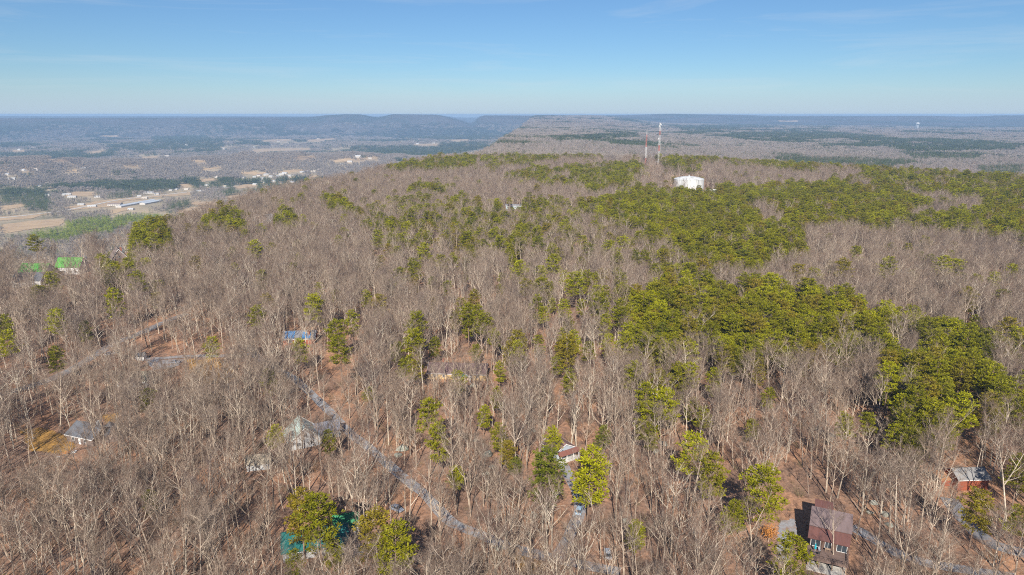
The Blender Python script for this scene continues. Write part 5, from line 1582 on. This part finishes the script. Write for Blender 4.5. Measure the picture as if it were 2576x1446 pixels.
valley_house(248, 497, 40, 15, 5, 3, .1, V_roofs[0], 'white shed on the upper edge of the valley field', 'warehouse', 'warehouse', 'sheds round the valley yard', 4)
valley_house(365, 500, 30, 14, 5, 3, -.1, V_roofs[3], 'tan shed at the right end of the valley field', 'warehouse', 'warehouse', 'sheds round the valley yard', 3)
valley_house(330, 528, 26, 14, 5, 3, -.1, V_roofs[0], 'small white shed in front of the long barn', 'warehouse', 'warehouse', 'sheds round the valley yard', 3)
VH = [(430, 480), (444, 478), (395, 489), (470, 477), (500, 482), (520, 468), (640, 447), (652, 443), (661, 450), (670, 441), (682, 446), (693, 438), (700, 446), (709, 441), (716, 437), (727, 444), (738, 441), (748, 449), (655, 456), (668, 460), (690, 458), (705, 462), (735, 460), (642, 466), (628, 455), (612, 448),
      (760, 435), (775, 430), (790, 433), (805, 428), (720, 470), (690, 478), (590, 462), (565, 470), (545, 447), (350, 495), (140, 486), (120, 492), (100, 470), (60, 430), (90, 428), (30, 452), (20, 440), (210, 425), (180, 410), (260, 412), (330, 402), (420, 395), (610, 385), (640, 372), (560, 375), (880, 408), (900, 396), (920, 384), (1000, 412), (930, 400), (860, 415),
      (700, 356), (800, 350), (1050, 363), (1090, 361), (470, 366), (50, 378), (85, 372)]
RV = random.Random(12)
vrow = []
for n_, (vx, vy) in enumerate(VH):
    k = RV.choice([0, 0, 0, 1, 2, 3])
    big = 1.3 if vy < 470 else 1.0
    if vy < 400: big = 2.0
    zone = 'the town at the foot of the ridge' if 590 < vx < 830 and vy > 425 else ('the far side of the valley' if vy < 400 else ('the fields left of the long barn' if vx < 280 else 'the woods behind the long barn'))
    cnm = ['white', 'grey', 'brown', 'tan'][k]
    vrow.append((vx, vy, RV.uniform(12, 22) * big, RV.uniform(8, 11) * big, big, RV.uniform(-.6, .6), k, cnm, zone))
for row in vrow:
    same = sorted((r[0], r[1]) for r in vrow if r[7:] == row[7:])
    words = ['first', 'second', 'third', 'fourth', 'fifth', 'sixth', 'seventh', 'eighth', 'ninth', 'tenth', 'eleventh', 'twelfth', 'thirteenth', 'fourteenth', 'fifteenth']
    lead = 'small pale house with %s roof in %s' % row[7:] if len(same) == 1 else '%s from left of the %s-roofed houses in %s' % (words[same.index((row[0], row[1]))], row[7], row[8])
    valley_house(row[0], row[1], row[2], row[3], 4 * row[4], 2.6 * row[4], row[5], V_roofs[row[6]], lead)
# elevated water tower on the far right plateau
wt = at(2306, 323)
we = empty('water_tower', (wt.x, wt.y, hgt(wt.x, wt.y)), 0, 'white elevated water tower far off at the right', 'water tower')
ZT = 62.0
bl_ = MB(); vs = []
for i, (r, z) in enumerate([(2.0, -13), (14, -11), (21, -5), (22, 2), (17, 9), (8, 13), (.5, 14)]):
    for k in range(16):
        a = 2 * math.pi * k / 16; vs.append((r * math.cos(a), r * math.sin(a), ZT + z))
bl_.add(vs, [(i * 16 + k, i * 16 + (k + 1) % 16, (i + 1) * 16 + (k + 1) % 16, (i + 1) * 16 + k) for i in range(6) for k in range(16)])
bl_.build('bowl', M_tank, we)
for k in range(6):
    a = k * math.pi / 3 + .3
    MB().tube([(17 * math.cos(a), 17 * math.sin(a), -5), (16 * math.cos(a), 16 * math.sin(a), ZT - 6)], [1.3, 1.3], 6).build('leg', M_tank, we)
MB().tube([(0, 0, -5), (0, 0, ZT - 12)], [2.4, 2.4], 8).build('riser', M_tank, we)
VAL_VIEWS.append((2296, 308, 2316, 323)); VAL_SPOTS.append((wt.x, wt.y, 40))

gather(far_band(NEAR_R, 3300, 16.5, FB1, FP1, 1.0, 'a'))
gather(far_band(3300, 6200, 27, FB2, FP2, 1.0, 'b'))
gather(far_band(6200, 10900, 62, FB2, FP2, 1.55, 'c'))
def emit(nm, name, label):
    meshes, P_, I_, R_, S_ = [], [], [], [], []
    for m_, x, y, z, r_, s_ in FAR.get(nm, []):
        off = next((k for k in range(len(meshes)) if meshes[k] is m_[0]), None)
        if off is None:
            off = len(meshes); meshes += m_
        P_.append(np.stack([x, y, z], -1)); I_.append(off + npr.randint(0, len(m_), len(x)))
        r3 = np.zeros((len(x), 3)); r3[:, 2] = r_; R_.append(r3)
        S_.append(np.stack([s_, s_, s_ if s_.mean() < 1.3 else s_ * .75], -1))
    P_ = np.concatenate(P_)
    print(name, len(P_))
    scatter(name, meshes, P_, np.concatenate(I_), np.concatenate(R_), np.concatenate(S_), label)
emit('bare', 'distant_bare_woods', 'grey-purple leafless forest over valley and far plateau')
emit('pine', 'distant_pine_woods', 'dark green pine woods patching valley and far plateau')
emit('plant', 'pine_plantation', 'bright green young pine plantation at the foot of the ridge')

# ------------------------------------------------------------------ haze
hm = bpy.data.materials.new('valley_haze')
hm.use_nodes = True
ht_ = hm.node_tree
ht_.nodes.clear()
ho = ht_.nodes.new('ShaderNodeOutputMaterial')
pv = ht_.nodes.new('ShaderNodeVolumePrincipled')
pv.inputs['Color'].default_value = (*HAZE_COLOR, 1)
pv.inputs['Density'].default_value = HAZE_DENSITY
pv.inputs['Anisotropy'].default_value = 0.0
ht_.links.new(pv.outputs[0], ho.inputs['Volume'])
hz = MB().box((0, 0, (-240 + 115) / 2), (49000, 49000, 355)).build('haze', hm)
tag(hz, 'thin blue winter haze over the valley and plateau', None, None, 'stuff')
